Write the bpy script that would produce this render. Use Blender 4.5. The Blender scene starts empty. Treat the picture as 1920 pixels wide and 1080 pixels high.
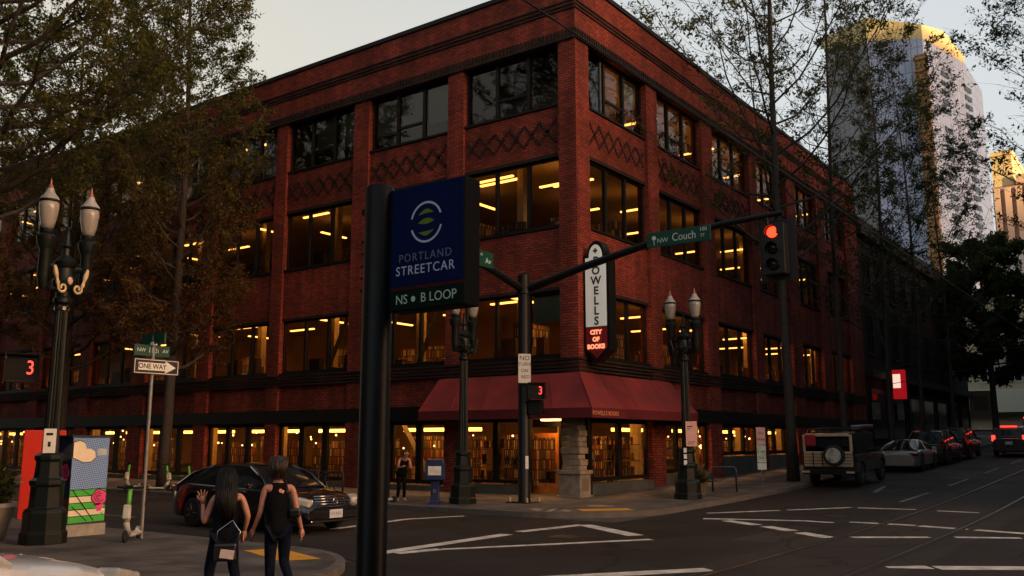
import bpy, math, random
import numpy as np
from mathutils import Vector, Matrix
R = math.radians
rnd = random.Random(7)
SC = bpy.context.scene
COL = SC.collection

# ------------------------------------------------------------------ camera, sky, sun, exposure
cam = bpy.data.cameras.new('camera'); camo = bpy.data.objects.new('camera', cam); COL.objects.link(camo)
cam.sensor_width = 36.0; cam.lens = 36.0 * 1712.0 / 1920.0
cam.clip_start = 0.1; cam.clip_end = 6000
camo.location = (0, 0, 2.1)
camo.rotation_euler = (R(90) + math.atan(288 / 1712.0), 0, R(36.1 - 90))
SC.camera = camo

SUN_EL, SUN_AZ = R(3.0), math.atan2(-0.966, -0.26)       # low sun behind the camera
sdir = Vector((math.cos(SUN_AZ) * math.cos(SUN_EL), math.sin(SUN_AZ) * math.cos(SUN_EL), math.sin(SUN_EL)))
world = bpy.data.worlds.new("World"); SC.world = world; world.use_nodes = True
wn = world.node_tree.nodes; wl = world.node_tree.links
sky = wn.new('ShaderNodeTexSky'); sky.sky_type = 'NISHITA'; sky.sun_disc = False
sky.sun_elevation = SUN_EL; sky.sun_rotation = math.atan2(sdir.x, sdir.y)
sky.air_density = 1.0; sky.dust_density = 2.2; sky.ozone_density = 1.0; sky.altitude = 50
# thin bright evening cloud veil over the clear sky, creamier away from the sun
tcw = wn.new('ShaderNodeTexCoord'); dt = wn.new('ShaderNodeVectorMath'); dt.operation = 'DOT_PRODUCT'
wl.new(tcw.outputs['Generated'], dt.inputs[0]); dt.inputs[1].default_value = (-.1, .97, .0)
mr_ = wn.new('ShaderNodeMapRange'); mr_.interpolation_type = 'SMOOTHSTEP'; mr_.inputs[1].default_value = .1; mr_.inputs[2].default_value = .8; wl.new(dt.outputs['Value'], mr_.inputs[0])
veil = wn.new('ShaderNodeMix'); veil.data_type = 'RGBA'; wl.new(mr_.outputs[0], veil.inputs[0])
veil.inputs[6].default_value = (1.82, 1.86, 1.88, 1); veil.inputs[7].default_value = (1.92, 1.66, 1.30, 1)
vn = wn.new('ShaderNodeTexNoise'); vn.inputs['Scale'].default_value = 2.2; vn.inputs['Detail'].default_value = 5; wl.new(tcw.outputs['Generated'], vn.inputs['Vector'])
vr = wn.new('ShaderNodeMapRange'); vr.inputs[3].default_value = .62; vr.inputs[4].default_value = .82; wl.new(vn.outputs['Fac'], vr.inputs[0])
sz_ = wn.new('ShaderNodeSeparateXYZ'); wl.new(tcw.outputs['Generated'], sz_.inputs[0])       # the veil thins out towards the zenith
mz = wn.new('ShaderNodeMapRange'); mz.interpolation_type = 'SMOOTHSTEP'; mz.inputs[1].default_value = .40; mz.inputs[2].default_value = .75; mz.inputs[3].default_value = 1.0; mz.inputs[4].default_value = .12; wl.new(sz_.outputs[2], mz.inputs[0])
mv = wn.new('ShaderNodeMath'); mv.operation = 'MULTIPLY'; wl.new(vr.outputs[0], mv.inputs[0]); wl.new(mz.outputs[0], mv.inputs[1])
vm = wn.new('ShaderNodeMix'); vm.data_type = 'RGBA'; wl.new(mv.outputs[0], vm.inputs[0]); wl.new(sky.outputs['Color'], vm.inputs[6]); wl.new(veil.outputs[2], vm.inputs[7])
# warm afterglow around the set sun
d2 = wn.new('ShaderNodeVectorMath'); d2.operation = 'DOT_PRODUCT'; wl.new(tcw.outputs['Generated'], d2.inputs[0]); d2.inputs[1].default_value = (.06, -.97, .22)
m2_ = wn.new('ShaderNodeMapRange'); m2_.interpolation_type = 'SMOOTHSTEP'; m2_.inputs[1].default_value = .80; m2_.inputs[2].default_value = 1.0; m2_.inputs[4].default_value = 1.0; wl.new(d2.outputs['Value'], m2_.inputs[0])
gm = wn.new('ShaderNodeMix'); gm.data_type = 'RGBA'; wl.new(m2_.outputs[0], gm.inputs[0]); wl.new(vm.outputs[2], gm.inputs[6]); gm.inputs[7].default_value = (24.0, 13.6, 7.2, 1)
wl.new(gm.outputs[2], wn['Background'].inputs['Color'])
wn['Background'].inputs['Strength'].default_value = 0.15
sun = bpy.data.lights.new('sun', 'SUN'); sun.energy = 4.5; sun.angle = R(0.3); sun.color = (1.0, 0.68, 0.32)
suno = bpy.data.objects.new('sun', sun); COL.objects.link(suno)
suno.rotation_euler = sdir.to_track_quat('Z', 'Y').to_euler()
SC.view_settings.view_transform = 'Standard'; SC.view_settings.look = 'None'
SC.view_settings.exposure = 1.6; SC.view_settings.gamma = 1.0
cy = SC.cycles
cy.use_denoising = True; cy.max_bounces = 6; cy.diffuse_bounces = 3; cy.glossy_bounces = 3
cy.transmission_bounces = 4; cy.transparent_max_bounces = 12; cy.caustics_reflective = False; cy.caustics_refractive = False
cy.sample_clamp_indirect = 4.0

# ------------------------------------------------------------------ helpers
class MB:
    def __init__(s): s.v = []; s.f = []
    def add(s, vs, fs):
        o = len(s.v); s.v += [tuple(p) for p in vs]; s.f += [tuple(i + o for i in f) for f in fs]; return s
    def box(s, x0, x1, y0, y1, z0, z1):
        x0, x1 = sorted((x0, x1)); y0, y1 = sorted((y0, y1)); z0, z1 = sorted((z0, z1))
        return s.add([(x0,y0,z0),(x1,y0,z0),(x1,y1,z0),(x0,y1,z0),(x0,y0,z1),(x1,y0,z1),(x1,y1,z1),(x0,y1,z1)],
                     [(0,3,2,1),(4,5,6,7),(0,1,5,4),(1,2,6,5),(2,3,7,6),(3,0,4,7)])
    def rbox(s, c, size, rz=0, ry=0, rx=0):
        M = Matrix.Translation(c) @ Matrix.Rotation(rz,4,'Z') @ Matrix.Rotation(ry,4,'Y') @ Matrix.Rotation(rx,4,'X')
        a, b, d = size[0]/2, size[1]/2, size[2]/2
        vs = [M @ Vector(p) for p in [(-a,-b,-d),(a,-b,-d),(a,b,-d),(-a,b,-d),(-a,-b,d),(a,-b,d),(a,b,d),(-a,b,d)]]
        return s.add(vs, [(0,3,2,1),(4,5,6,7),(0,1,5,4),(1,2,6,5),(2,3,7,6),(3,0,4,7)])
    def tube(s, path, rad, n=8, cap=True):
        P = [Vector(p) for p in path]; k = len(P)
        if not hasattr(rad, '__len__'): rad = [rad] * k
        o = len(s.v); prev = None
        for i, p in enumerate(P):
            t = (P[min(i+1,k-1)] - P[max(i-1,0)])
            if t.length < 1e-9: t = Vector((0,0,1))
            t.normalize()
            if prev is None:
                a = Vector((0,0,1)) if abs(t.z) < .9 else Vector((1,0,0))
                u = t.cross(a).normalized()
            else:
                u = (prev - t * prev.dot(t))
                if u.length < 1e-6: u = t.cross(Vector((0.3,0.5,0.8)))
                u.normalize()
            prev = u; w = t.cross(u)
            for j in range(n):
                q = p + (u*math.cos(2*math.pi*j/n) + w*math.sin(2*math.pi*j/n)) * rad[i]
                s.v.append(tuple(q))
        for i in range(k-1):
            for j in range(n):
                a = o+i*n+j; b = o+i*n+(j+1)%n
                s.f.append((a,b,b+n,a+n))
        if cap:
            s.f.append(tuple(o+j for j in reversed(range(n)))); s.f.append(tuple(o+(k-1)*n+j for j in range(n)))
        return s
    def lathe(s, prof, n=20, c=(0,0,0), axis='Z', ph=0.0):
        o = len(s.v)
        for r, z in prof:
            for j in range(n):
                a = 2*math.pi*j/n + ph
                p = (r*math.cos(a), r*math.sin(a), z)
                if axis == 'Y': p = (p[0], p[2], p[1])
                if axis == 'X': p = (p[2], p[0], p[1])
                s.v.append((p[0]+c[0], p[1]+c[1], p[2]+c[2]))
        k = len(prof)
        for i in range(k-1):
            for j in range(n):
                a = o+i*n+j; b = o+i*n+(j+1)%n
                s.f.append((a,b,b+n,a+n))
        s.f.append(tuple(o+j for j in reversed(range(n)))); s.f.append(tuple(o+(k-1)*n+j for j in range(n)))
        return s
    def prism(s, pts, y0, y1):        # outline in local x,z extruded along y
        n = len(pts)
        vs = [(x,y0,z) for x,z in pts] + [(x,y1,z) for x,z in pts]
        fs = [tuple(range(n)), tuple(reversed(range(n,2*n)))] + [(i,(i+n),(i+1)%n+n,(i+1)%n) for i in range(n)]
        return s.add(vs, fs)
    def slab(s, pts, z0, z1):         # outline in x,y extruded along z
        n = len(pts)
        vs = [(x,y,z0) for x,y in pts] + [(x,y,z1) for x,y in pts]
        fs = [tuple(reversed(range(n))), tuple(range(n,2*n))] + [(i,(i+1)%n,(i+1)%n+n,i+n) for i in range(n)]
        return s.add(vs, fs)
    def ball(s, c, r, n=10, m=6, sc=(1,1,1)):
        prof = [(max(1e-3, math.sin(math.pi*i/m))*r, -math.cos(math.pi*i/m)*r) for i in range(m+1)]
        o = len(s.v); s.lathe(prof, n)
        for i in range(o, len(s.v)):
            p = s.v[i]; s.v[i] = (p[0]*sc[0]+c[0], p[1]*sc[1]+c[1], p[2]*sc[2]+c[2])
        return s
    def build(s, name, m, parent=None, smooth=False, bevel=0, sub=0, autos=None):
        me = bpy.data.meshes.new(name); me.from_pydata(s.v, [], s.f); me.update()
        ms = m if isinstance(m, (list, tuple)) else [m]
        for q in ms: me.materials.append(q)
        o = bpy.data.objects.new(name, me); COL.objects.link(o)
        if parent is not None: o.parent = parent
        if autos: 
            me.polygons.foreach_set('use_smooth', [True]*len(me.polygons)); me.set_sharp_from_angle(angle=R(autos))
        elif smooth: me.polygons.foreach_set('use_smooth', [True]*len(me.polygons))
        if bevel:
            b = o.modifiers.new('bevel','BEVEL'); b.width = bevel; b.segments = 2; b.limit_method = 'ANGLE'
        if sub:
            b = o.modifiers.new('sub','SUBSURF'); b.levels = sub; b.render_levels = sub
        return o

def tag(o, label=None, cat=None, group=None, kind=None):
    if label: o['label'] = label
    if cat: o['category'] = cat
    if group: o['group'] = group
    if kind: o['kind'] = kind
    return o
def thing(name, label, cat, loc=(0,0,0), rz=0, group=None):
    o = bpy.data.objects.new(name, None); COL.objects.link(o)
    o.location = loc; o.rotation_euler = (0,0,rz); o.empty_display_size = .2
    return tag(o, label, cat, group)
def dup(root, loc, rz, label):
    r = root.copy(); COL.objects.link(r); r.location = loc; r.rotation_euler = (0,0,rz); r['label'] = label
    for ch in list(root.children):
        c = ch.copy(); COL.objects.link(c); c.parent = r
        for g in list(ch.children):
            d = g.copy(); COL.objects.link(d); d.parent = c
    return r
def text(name, body, size, m, parent, x, y, z, align='CENTER', sx=1.0, rz=0.0, ext=.002, bold=0.0, ry=0.0, sp=1.0):
    c = bpy.data.curves.new(name, 'FONT'); c.body = body; c.size = size; c.align_x = align; c.align_y = 'CENTER'
    c.space_character = sp; c.extrude = ext; c.offset = bold; c.materials.append(m); c.resolution_u = 3
    q = bpy.data.objects.new('t', c); me = bpy.data.meshes.new_from_object(q); bpy.data.objects.remove(q); bpy.data.curves.remove(c)
    if not me.materials: me.materials.append(m)
    o = bpy.data.objects.new(name, me); COL.objects.link(o); o.parent = parent
    o.location = (x,y,z); o.rotation_euler = (R(90), ry, rz); o.scale = (sx,1,1)
    return o

# ------------------------------------------------------------------ materials
def newmat(name):
    m = bpy.data.materials.new(name); m.use_nodes = True
    nt = m.node_tree; return m, nt, nt.nodes, nt.links, nt.nodes['Principled BSDF']
def mathn(n, l, op, a, b=None, c=None):
    q = n.new('ShaderNodeMath'); q.operation = op
    for i, v in enumerate((a, b, c)):
        if v is None: continue
        if isinstance(v, (int, float)): q.inputs[i].default_value = v
        else: l.new(v, q.inputs[i])
    return q.outputs[0]
MATS = {}
def pm(name, col, rough=.6, metal=0.0, var=.2, scale=6.0, bump=0.0, bscale=40.0, coat=0.0, spec=.5, world_=False):
    if name in MATS: return MATS[name]
    m, nt, n, l, p = newmat(name)
    tc = n.new('ShaderNodeTexCoord')
    nz = n.new('ShaderNodeTexNoise'); nz.inputs['Scale'].default_value = scale; nz.inputs['Detail'].default_value = 6
    l.new(tc.outputs['Object'], nz.inputs['Vector'])
    mr = n.new('ShaderNodeMapRange'); mr.inputs[1].default_value = .3; mr.inputs[2].default_value = .7
    mr.inputs[3].default_value = 1-var; mr.inputs[4].default_value = 1+var
    l.new(nz.outputs['Fac'], mr.inputs[0])
    mx = n.new('ShaderNodeVectorMath'); mx.operation = 'SCALE'; mx.inputs[0].default_value = col[:3]
    l.new(mr.outputs[0], mx.inputs['Scale']); l.new(mx.outputs[0], p.inputs['Base Color'])
    p.inputs['Metallic'].default_value = metal
    rr = n.new('ShaderNodeMapRange'); rr.inputs[3].default_value = max(.02, rough*(1-var*.6)); rr.inputs[4].default_value = min(1, rough*(1+var*.6))
    l.new(nz.outputs['Fac'], rr.inputs[0]); l.new(rr.outputs[0], p.inputs['Roughness'])
    p.inputs['Coat Weight'].default_value = coat; p.inputs['Specular IOR Level'].default_value = spec
    if bump:
        nb = n.new('ShaderNodeTexNoise'); nb.inputs['Scale'].default_value = bscale; nb.inputs['Detail'].default_value = 5
        l.new(tc.outputs['Object'], nb.inputs['Vector'])
        b = n.new('ShaderNodeBump'); b.inputs['Strength'].default_value = bump; b.inputs['Distance'].default_value = .02
        l.new(nb.outputs['Fac'], b.inputs['Height']); l.new(b.outputs[0], p.inputs['Normal'])
    MATS[name] = m; return m
def emit(name, col, st, base=(.02,.02,.02)):
    if name in MATS: return MATS[name]
    m, nt, n, l, p = newmat(name)
    p.inputs['Base Color'].default_value = (*base, 1); p.inputs['Emission Color'].default_value = (*col, 1)
    p.inputs['Emission Strength'].default_value = st; MATS[name] = m; return m
def glassmat(name, tint=(.8,.8,.78), ior=1.6, bump=.02, bs=.7):
    m, nt, n, l, p = newmat(name); n.remove(p)
    out = n['Material Output']
    tr = n.new('ShaderNodeBsdfTransparent'); tr.inputs[0].default_value = (*tint,1)
    gl = n.new('ShaderNodeBsdfGlossy'); gl.inputs['Roughness'].default_value = .015
    fr = n.new('ShaderNodeFresnel'); fr.inputs[0].default_value = ior
    tc = n.new('ShaderNodeTexCoord'); nz = n.new('ShaderNodeTexNoise'); nz.inputs['Scale'].default_value = bs; nz.inputs['Detail'].default_value = 2
    l.new(tc.outputs['Object'], nz.inputs['Vector'])
    b = n.new('ShaderNodeBump'); b.inputs['Strength'].default_value = bump; b.inputs['Distance'].default_value = .3
    l.new(nz.outputs['Fac'], b.inputs['Height']); l.new(b.outputs[0], gl.inputs['Normal'])
    mx = n.new('ShaderNodeMixShader'); l.new(fr.outputs[0], mx.inputs[0]); l.new(tr.outputs[0], mx.inputs[1]); l.new(gl.outputs[0], mx.inputs[2])
    l.new(mx.outputs[0], out.inputs['Surface']); return m
def wallcoord(n, l):                  # (along the wall, height) for any upright wall
    g = n.new('ShaderNodeNewGeometry'); sp = n.new('ShaderNodeSeparateXYZ'); l.new(g.outputs['Position'], sp.inputs[0])
    sn = n.new('ShaderNodeSeparateXYZ'); l.new(g.outputs['True Normal'], sn.inputs[0])
    k = mathn(n, l, 'GREATER_THAN', mathn(n, l, 'ABSOLUTE', sn.outputs[0]), .6)
    mx = n.new('ShaderNodeMix'); l.new(k, mx.inputs[0]); l.new(sp.outputs[0], mx.inputs[2]); l.new(sp.outputs[1], mx.inputs[3])
    cb = n.new('ShaderNodeCombineXYZ'); l.new(mx.outputs[0], cb.inputs[0]); l.new(sp.outputs[2], cb.inputs[1])
    return cb.outputs[0], sp
def brickmat(name, c1, c2, mortar, bw=.23, bh=.078, bump=.5, stain=.35):
    m, nt, n, l, p = newmat(name)
    uv, sp = wallcoord(n, l)
    b = n.new('ShaderNodeTexBrick'); l.new(uv, b.inputs['Vector'])
    b.inputs['Color1'].default_value = (*c1,1); b.inputs['Color2'].default_value = (*c2,1); b.inputs['Mortar'].default_value = (*mortar,1)
    b.inputs['Scale'].default_value = 1; b.inputs['Mortar Size'].default_value = .013; b.inputs['Brick Width'].default_value = bw
    b.inputs['Row Height'].default_value = bh; b.inputs['Bias'].default_value = -.1
    nz = n.new('ShaderNodeTexNoise'); nz.inputs['Scale'].default_value = .5; nz.inputs['Detail'].default_value = 7; l.new(uv, nz.inputs['Vector'])
    mr = n.new('ShaderNodeMapRange'); mr.inputs[1].default_value=.3; mr.inputs[2].default_value=.7; mr.inputs[3].default_value = 1-stain; mr.inputs[4].default_value = 1+stain*.6
    l.new(nz.outputs['Fac'], mr.inputs[0])
    mp = n.new('ShaderNodeMapping'); mp.inputs['Scale'].default_value = (1.6,.12,1); l.new(uv, mp.inputs[0])      # rain streaks and soot
    n2 = n.new('ShaderNodeTexNoise'); n2.inputs['Scale'].default_value = 1.0; n2.inputs['Detail'].default_value = 6; l.new(mp.outputs[0], n2.inputs['Vector'])
    m2 = n.new('ShaderNodeMapRange'); m2.inputs[1].default_value=.38; m2.inputs[2].default_value=.66; m2.inputs[3].default_value=.68; m2.inputs[4].default_value=1.12; l.new(n2.outputs['Fac'], m2.inputs[0])
    mx = n.new('ShaderNodeVectorMath'); mx.operation='SCALE'; l.new(b.outputs['Color'], mx.inputs[0]); l.new(mathn(n,l,'MULTIPLY',mr.outputs[0],m2.outputs[0]), mx.inputs['Scale'])
    l.new(mx.outputs[0], p.inputs['Base Color']); p.inputs['Roughness'].default_value = .85; p.inputs['Specular IOR Level'].default_value = .25
    bp = n.new('ShaderNodeBump'); bp.inputs['Strength'].default_value = bump; bp.inputs['Distance'].default_value = .012; bp.invert = True
    l.new(b.outputs['Fac'], bp.inputs['Height']); l.new(bp.outputs[0], p.inputs['Normal'])
    MATS[name] = m; return m
def bookmat(name, gain=1.0):
    m, nt, n, l, p = newmat(name)
    uv, sp = wallcoord(n, l)
    b = n.new('ShaderNodeTexBrick'); l.new(uv, b.inputs['Vector']); b.offset = .37
    b.inputs['Color1'].default_value=(0,0,0,1); b.inputs['Color2'].default_value=(1,1,1,1); b.inputs['Mortar'].default_value=(0,0,0,1)
    b.inputs['Scale'].default_value=1; b.inputs['Brick Width'].default_value=.09; b.inputs['Row Height'].default_value=.36; b.inputs['Mortar Size'].default_value=.022
    cr = n.new('ShaderNodeValToRGB'); cr.color_ramp.interpolation='CONSTANT'
    cols = [(0,(.05,.03,.02)),(.12,(.3,.06,.03)),(.25,(.45,.3,.15)),(.36,(.12,.09,.06)),(.48,(.55,.42,.25)),(.6,(.2,.1,.05)),(.7,(.1,.12,.1)),(.8,(.5,.2,.06)),(.9,(.65,.55,.4))]
    e = cr.color_ramp.elements
    while len(e) < len(cols): e.new(.5)
    for q,(a,c) in zip(e, cols): q.position=a; q.color=(*[v*gain for v in c],1)
    l.new(b.outputs['Color'], cr.inputs[0])
    mx = n.new('ShaderNodeMix'); mx.data_type='RGBA'; l.new(b.outputs['Fac'], mx.inputs[0]); l.new(cr.outputs[0], mx.inputs[6]); mx.inputs[7].default_value=(.03,.018,.01,1)
    l.new(mx.outputs[2], p.inputs['Base Color']); p.inputs['Roughness'].default_value=.7
    MATS[name]=m; return m
def leafmat(name, c1, c2, trans=.35, up=None):
    m, nt, n, l, p = newmat(name); n.remove(p)
    g = n.new('ShaderNodeNewGeometry')
    nz = n.new('ShaderNodeTexNoise'); nz.inputs['Scale'].default_value=.55; nz.inputs['Detail'].default_value=3; l.new(g.outputs['Position'], nz.inputs['Vector'])
    ad = mathn(n, l, 'ADD', mathn(n,l,'MULTIPLY',g.outputs['Random Per Island'],.5), mathn(n,l,'MULTIPLY_ADD',nz.outputs['Fac'],2.2,-.85))
    mx = n.new('ShaderNodeMix'); mx.data_type='RGBA'; mx.clamp_factor=True; l.new(ad, mx.inputs[0]); mx.inputs[6].default_value=(*c1,1); mx.inputs[7].default_value=(*c2,1)
    colr = mx.outputs[2]
    if up:                                                                 # leaf colour blends to a second tone higher up
        sp = n.new('ShaderNodeSeparateXYZ'); l.new(g.outputs['Position'], sp.inputs[0]); mr = n.new('ShaderNodeMapRange'); mr.inputs[1].default_value=8; mr.inputs[2].default_value=16; l.new(mathn(n,l,'MULTIPLY_ADD',nz.outputs['Fac'],8.0,mathn(n,l,'SUBTRACT',sp.outputs[2],4.0)), mr.inputs[0])
        m3 = n.new('ShaderNodeMix'); m3.data_type='RGBA'; l.new(mr.outputs[0], m3.inputs[0]); l.new(colr, m3.inputs[6]); m3.inputs[7].default_value=(*up,1); colr = m3.outputs[2]
    d = n.new('ShaderNodeBsdfDiffuse'); t = n.new('ShaderNodeBsdfTranslucent'); l.new(colr, d.inputs[0]); l.new(colr, t.inputs[0])
    ms = n.new('ShaderNodeMixShader'); ms.inputs[0].default_value=trans; l.new(d.outputs[0], ms.inputs[1]); l.new(t.outputs[0], ms.inputs[2])
    l.new(ms.outputs[0], n['Material Output'].inputs['Surface']); return m

M_brick = brickmat('red brick', (.34,.056,.030), (.17,.030,.019), (.055,.022,.017), .27, .098)
M_dbrick = brickmat('dark brick', (.035,.022,.018), (.05,.03,.024), (.02,.015,.012))
M_steel = pm('dark bronze metal', (.008,.007,.006), .55, .0, spec=.25)
M_frame = pm('black window frame', (.009,.007,.006), .55, spec=.25)
M_glass = glassmat('window glass', (.72,.70,.66), 1.55)
M_black = pm('black paint', (.006,.0065,.0065), .45, var=.2, scale=14, spec=.25)
M_green = pm('dark green cast iron', (.006,.009,.008), .45, var=.25, scale=12, bump=.08, spec=.3)
M_conc = pm('sidewalk concrete', (.16,.145,.125), .85, var=.25, scale=1.2, bump=.25, bscale=60)
M_kerb = pm('kerb stone', (.11,.10,.09), .85, var=.25, scale=2.5, bump=.3)
M_white = pm('white enamel', (.75,.74,.70), .45, var=.06)
M_rubber = pm('tyre rubber', (.012,.012,.012), .8)
M_chrome = pm('chrome', (.6,.6,.6), .18, 1.0, var=.1)
M_alloy = pm('alloy', (.25,.25,.26), .32, .9, var=.1)
M_plate = pm('number plate', (.55,.57,.62), .5, var=.1)
M_bark = pm('bark', (.035,.028,.022), .9, var=.4, scale=5, bump=.6, bscale=18)
M_carglass = pm('tinted car glass', (.012,.014,.016), .05, var=.05, spec=.6)
M_skin = pm('skin', (.56,.25,.165), .55, var=.08, scale=20)
M_gold = pm('pale gold paint', (.62,.46,.24), .5)

# ------------------------------------------------------------------ ground
def g(x):
    t = (x - 27.0) / 4.0
    return .034 * 4.0 * (t if t > 30 else math.log1p(math.exp(t)))
def asphalt(name, base):
    m, nt, n, l, p = newmat(name)
    tc = n.new('ShaderNodeTexCoord')
    def noise(sc, de=6):
        q = n.new('ShaderNodeTexNoise'); q.inputs['Scale'].default_value=sc; q.inputs['Detail'].default_value=de; l.new(tc.outputs['Object'], q.inputs['Vector']); return q.outputs['Fac']
    a = noise(.35); b = noise(55, 3)
    v = mathn(n,l,'ADD', mathn(n,l,'MULTIPLY',a,.9), mathn(n,l,'MULTIPLY',b,.5))
    mr = n.new('ShaderNodeMapRange'); mr.inputs[1].default_value=.45; mr.inputs[2].default_value=.95; mr.inputs[3].default_value=.55; mr.inputs[4].default_value=1.5; l.new(v, mr.inputs[0])
    vo = n.new('ShaderNodeTexVoronoi'); vo.feature='DISTANCE_TO_EDGE'; vo.inputs['Scale'].default_value=.32; vo.inputs['Randomness'].default_value=1
    dm = n.new('ShaderNodeVectorMath'); dm.operation='ADD'; sc = n.new('ShaderNodeVectorMath'); sc.operation='SCALE'; sc.inputs['Scale'].default_value=.8
    nc = n.new('ShaderNodeTexNoise'); nc.inputs['Scale'].default_value=1.3; nc.inputs['Detail'].default_value=5; l.new(tc.outputs['Object'], nc.inputs['Vector'])
    l.new(nc.outputs['Color'], sc.inputs[0]); l.new(tc.outputs['Object'], dm.inputs[0]); l.new(sc.outputs[0], dm.inputs[1]); l.new(dm.outputs[0], vo.inputs['Vector'])
    ck = n.new('ShaderNodeMapRange'); ck.inputs[1].default_value=.004; ck.inputs[2].default_value=.016; ck.inputs[3].default_value=.45; ck.inputs[4].default_value=1; l.new(vo.outputs['Distance'], ck.inputs[0])
    mx = n.new('ShaderNodeVectorMath'); mx.operation='SCALE'; mx.inputs[0].default_value=base; l.new(mathn(n,l,'MULTIPLY',mr.outputs[0],ck.outputs[0]), mx.inputs['Scale'])
    l.new(mx.outputs[0], p.inputs['Base Color'])
    rr = n.new('ShaderNodeMapRange'); rr.inputs[1].default_value=.3; rr.inputs[2].default_value=.7; rr.inputs[3].default_value=.6; rr.inputs[4].default_value=.9; l.new(a, rr.inputs[0]); l.new(rr.outputs[0], p.inputs['Roughness'])
    p.inputs['Specular IOR Level'].default_value=.2
    bp = n.new('ShaderNodeBump'); bp.inputs['Strength'].default_value=.35; bp.inputs['Distance'].default_value=.01; l.new(b, bp.inputs['Height']); l.new(bp.outputs[0], p.inputs['Normal'])
    return m
M_asph = asphalt('asphalt', (.027,.023,.020))
xs = [-2500,-800,-300,-120,-60,-30,-15,-5] + [i*1.5 for i in range(0,34)] + [52,56,60,66,72,80,90,100,120,150,200,260,320,400,600,1000,2500]
ys = [-2500,-900,-300,-100,-50,-20,-8,-1.0,3.6,8,10.5,12.2,14,17,22,30,45,70,120,200,400,1000,2500]
def sheet(name, xs, ys, keep, dz, m):
    b = MB(); idx = {}
    for i,x in enumerate(xs):
        for j,y in enumerate(ys): idx[i,j] = len(b.v); b.v.append((x,y,g(min(x,600))+dz))
    for i in range(len(xs)-1):
        for j in range(len(ys)-1):
            if keep((xs[i]+xs[i+1])/2,(ys[j]+ys[j+1])/2): b.f.append((idx[i,j],idx[i+1,j],idx[i+1,j+1],idx[i,j+1]))
    return tag(b.build(name, m, smooth=True), kind='structure')
sheet('ground', xs, ys, lambda x,y: True, -.012, pm('bare ground', (.06,.055,.05), .9, scale=.1))
rx = sorted(set([x for x in xs if -300<=x<=600] + [12.0, 21.3])); ry = [-300,-100,-50,-20,-1.0,3.6,8,10.5,12.2,14,17,22,30,45,70,120,200]
sheet('road', rx, ry, lambda x,y: (-1<y<12.2) or (12<x<21.3) or (102<x<124), 0.0, M_asph)
# sidewalks with kerbs
def sidewalk(name, outer, far, sgn):
    """outer: kerb polyline in x,y; far: the y the walk runs back to"""
    P = [Vector(p) for p in outer]; n = len(P); inn = []
    for i in range(n):
        t = (P[min(i+1,n-1)]-P[max(i-1,0)]).normalized(); nn = Vector((-t.y,t.x))*sgn
        inn.append(P[i]+nn*.16)
    k = MB()
    for i in range(n-1):
        a,b,c,d = P[i],P[i+1],inn[i+1],inn[i]
        k.add([(a.x,a.y,g(a.x)-.01),(b.x,b.y,g(b.x)-.01),(b.x,b.y,g(b.x)+.145),(a.x,a.y,g(a.x)+.145),(c.x,c.y,g(c.x)+.152),(d.x,d.y,g(d.x)+.152)],[(0,1,2,3),(3,2,4,5)])
    tag(k.build('kerb', M_kerb), kind='structure')
    w = MB()
    for i in range(n-1):
        c,d = inn[i],inn[i+1]
        if abs(d.x-c.x) < .02: continue
        w.add([(c.x,c.y,g(c.x)+.15),(d.x,d.y,g(d.x)+.15),(d.x,far,g(d.x)+.15),(c.x,far,g(c.x)+.15)],[(0,1,2,3)])
    tag(w.build('sidewalk', M_walk), kind='structure')
def walkmat():
    m, nt, n, l, p = newmat('paving')
    g_ = n.new('ShaderNodeNewGeometry'); b = n.new('ShaderNodeTexBrick'); l.new(g_.outputs['Position'], b.inputs['Vector']); b.offset=0
    b.inputs['Color1'].default_value=(.115,.10,.088,1); b.inputs['Color2'].default_value=(.085,.075,.066,1); b.inputs['Mortar'].default_value=(.035,.031,.028,1)
    b.inputs['Scale'].default_value=1; b.inputs['Brick Width'].default_value=1.5; b.inputs['Row Height'].default_value=1.5; b.inputs['Mortar Size'].default_value=.018
    nz = n.new('ShaderNodeTexNoise'); nz.inputs['Scale'].default_value=1.1; nz.inputs['Detail'].default_value=9; l.new(g_.outputs['Position'], nz.inputs['Vector'])
    mr = n.new('ShaderNodeMapRange'); mr.inputs[1].default_value=.35; mr.inputs[2].default_value=.68; mr.inputs[3].default_value=.5; mr.inputs[4].default_value=1.45; l.new(nz.outputs['Fac'], mr.inputs[0])
    mx = n.new('ShaderNodeVectorMath'); mx.operation='SCALE'; l.new(b.outputs['Color'], mx.inputs[0]); l.new(mr.outputs[0], mx.inputs['Scale']); l.new(mx.outputs[0], p.inputs['Base Color'])
    p.inputs['Roughness'].default_value=.8
    bp = n.new('ShaderNodeBump'); bp.inputs['Strength'].default_value=.3; bp.inputs['Distance'].default_value=.02; l.new(nz.outputs['Fac'], bp.inputs['Height']); l.new(bp.outputs[0], p.inputs['Normal'])
    return m
M_walk = walkmat()
def arc(cx,cy,r,a0,a1,n=14): return [(cx+r*math.cos(R(a0+(a1-a0)*i/n)), cy+r*math.sin(R(a0+(a1-a0)*i/n))) for i in range(n+1)]
xr = [26,28,30,32,34,36,38,40,44,48,52,58,64,72,80,90,101]
sidewalk('corner', [(21.3,120)]+arc(24.8,15.7,3.5,180,270)+[(x,12.2) for x in xr], 120, 1)
sidewalk('near', [(12.0,120)]+[(8.7+3.3*math.cos(R(a)),13.8+3.3*math.sin(R(a))) for a in range(0,-91,-7)]+[(x,10.5) for x in (8,4,0,-10,-60)], 120, -1)
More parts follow.
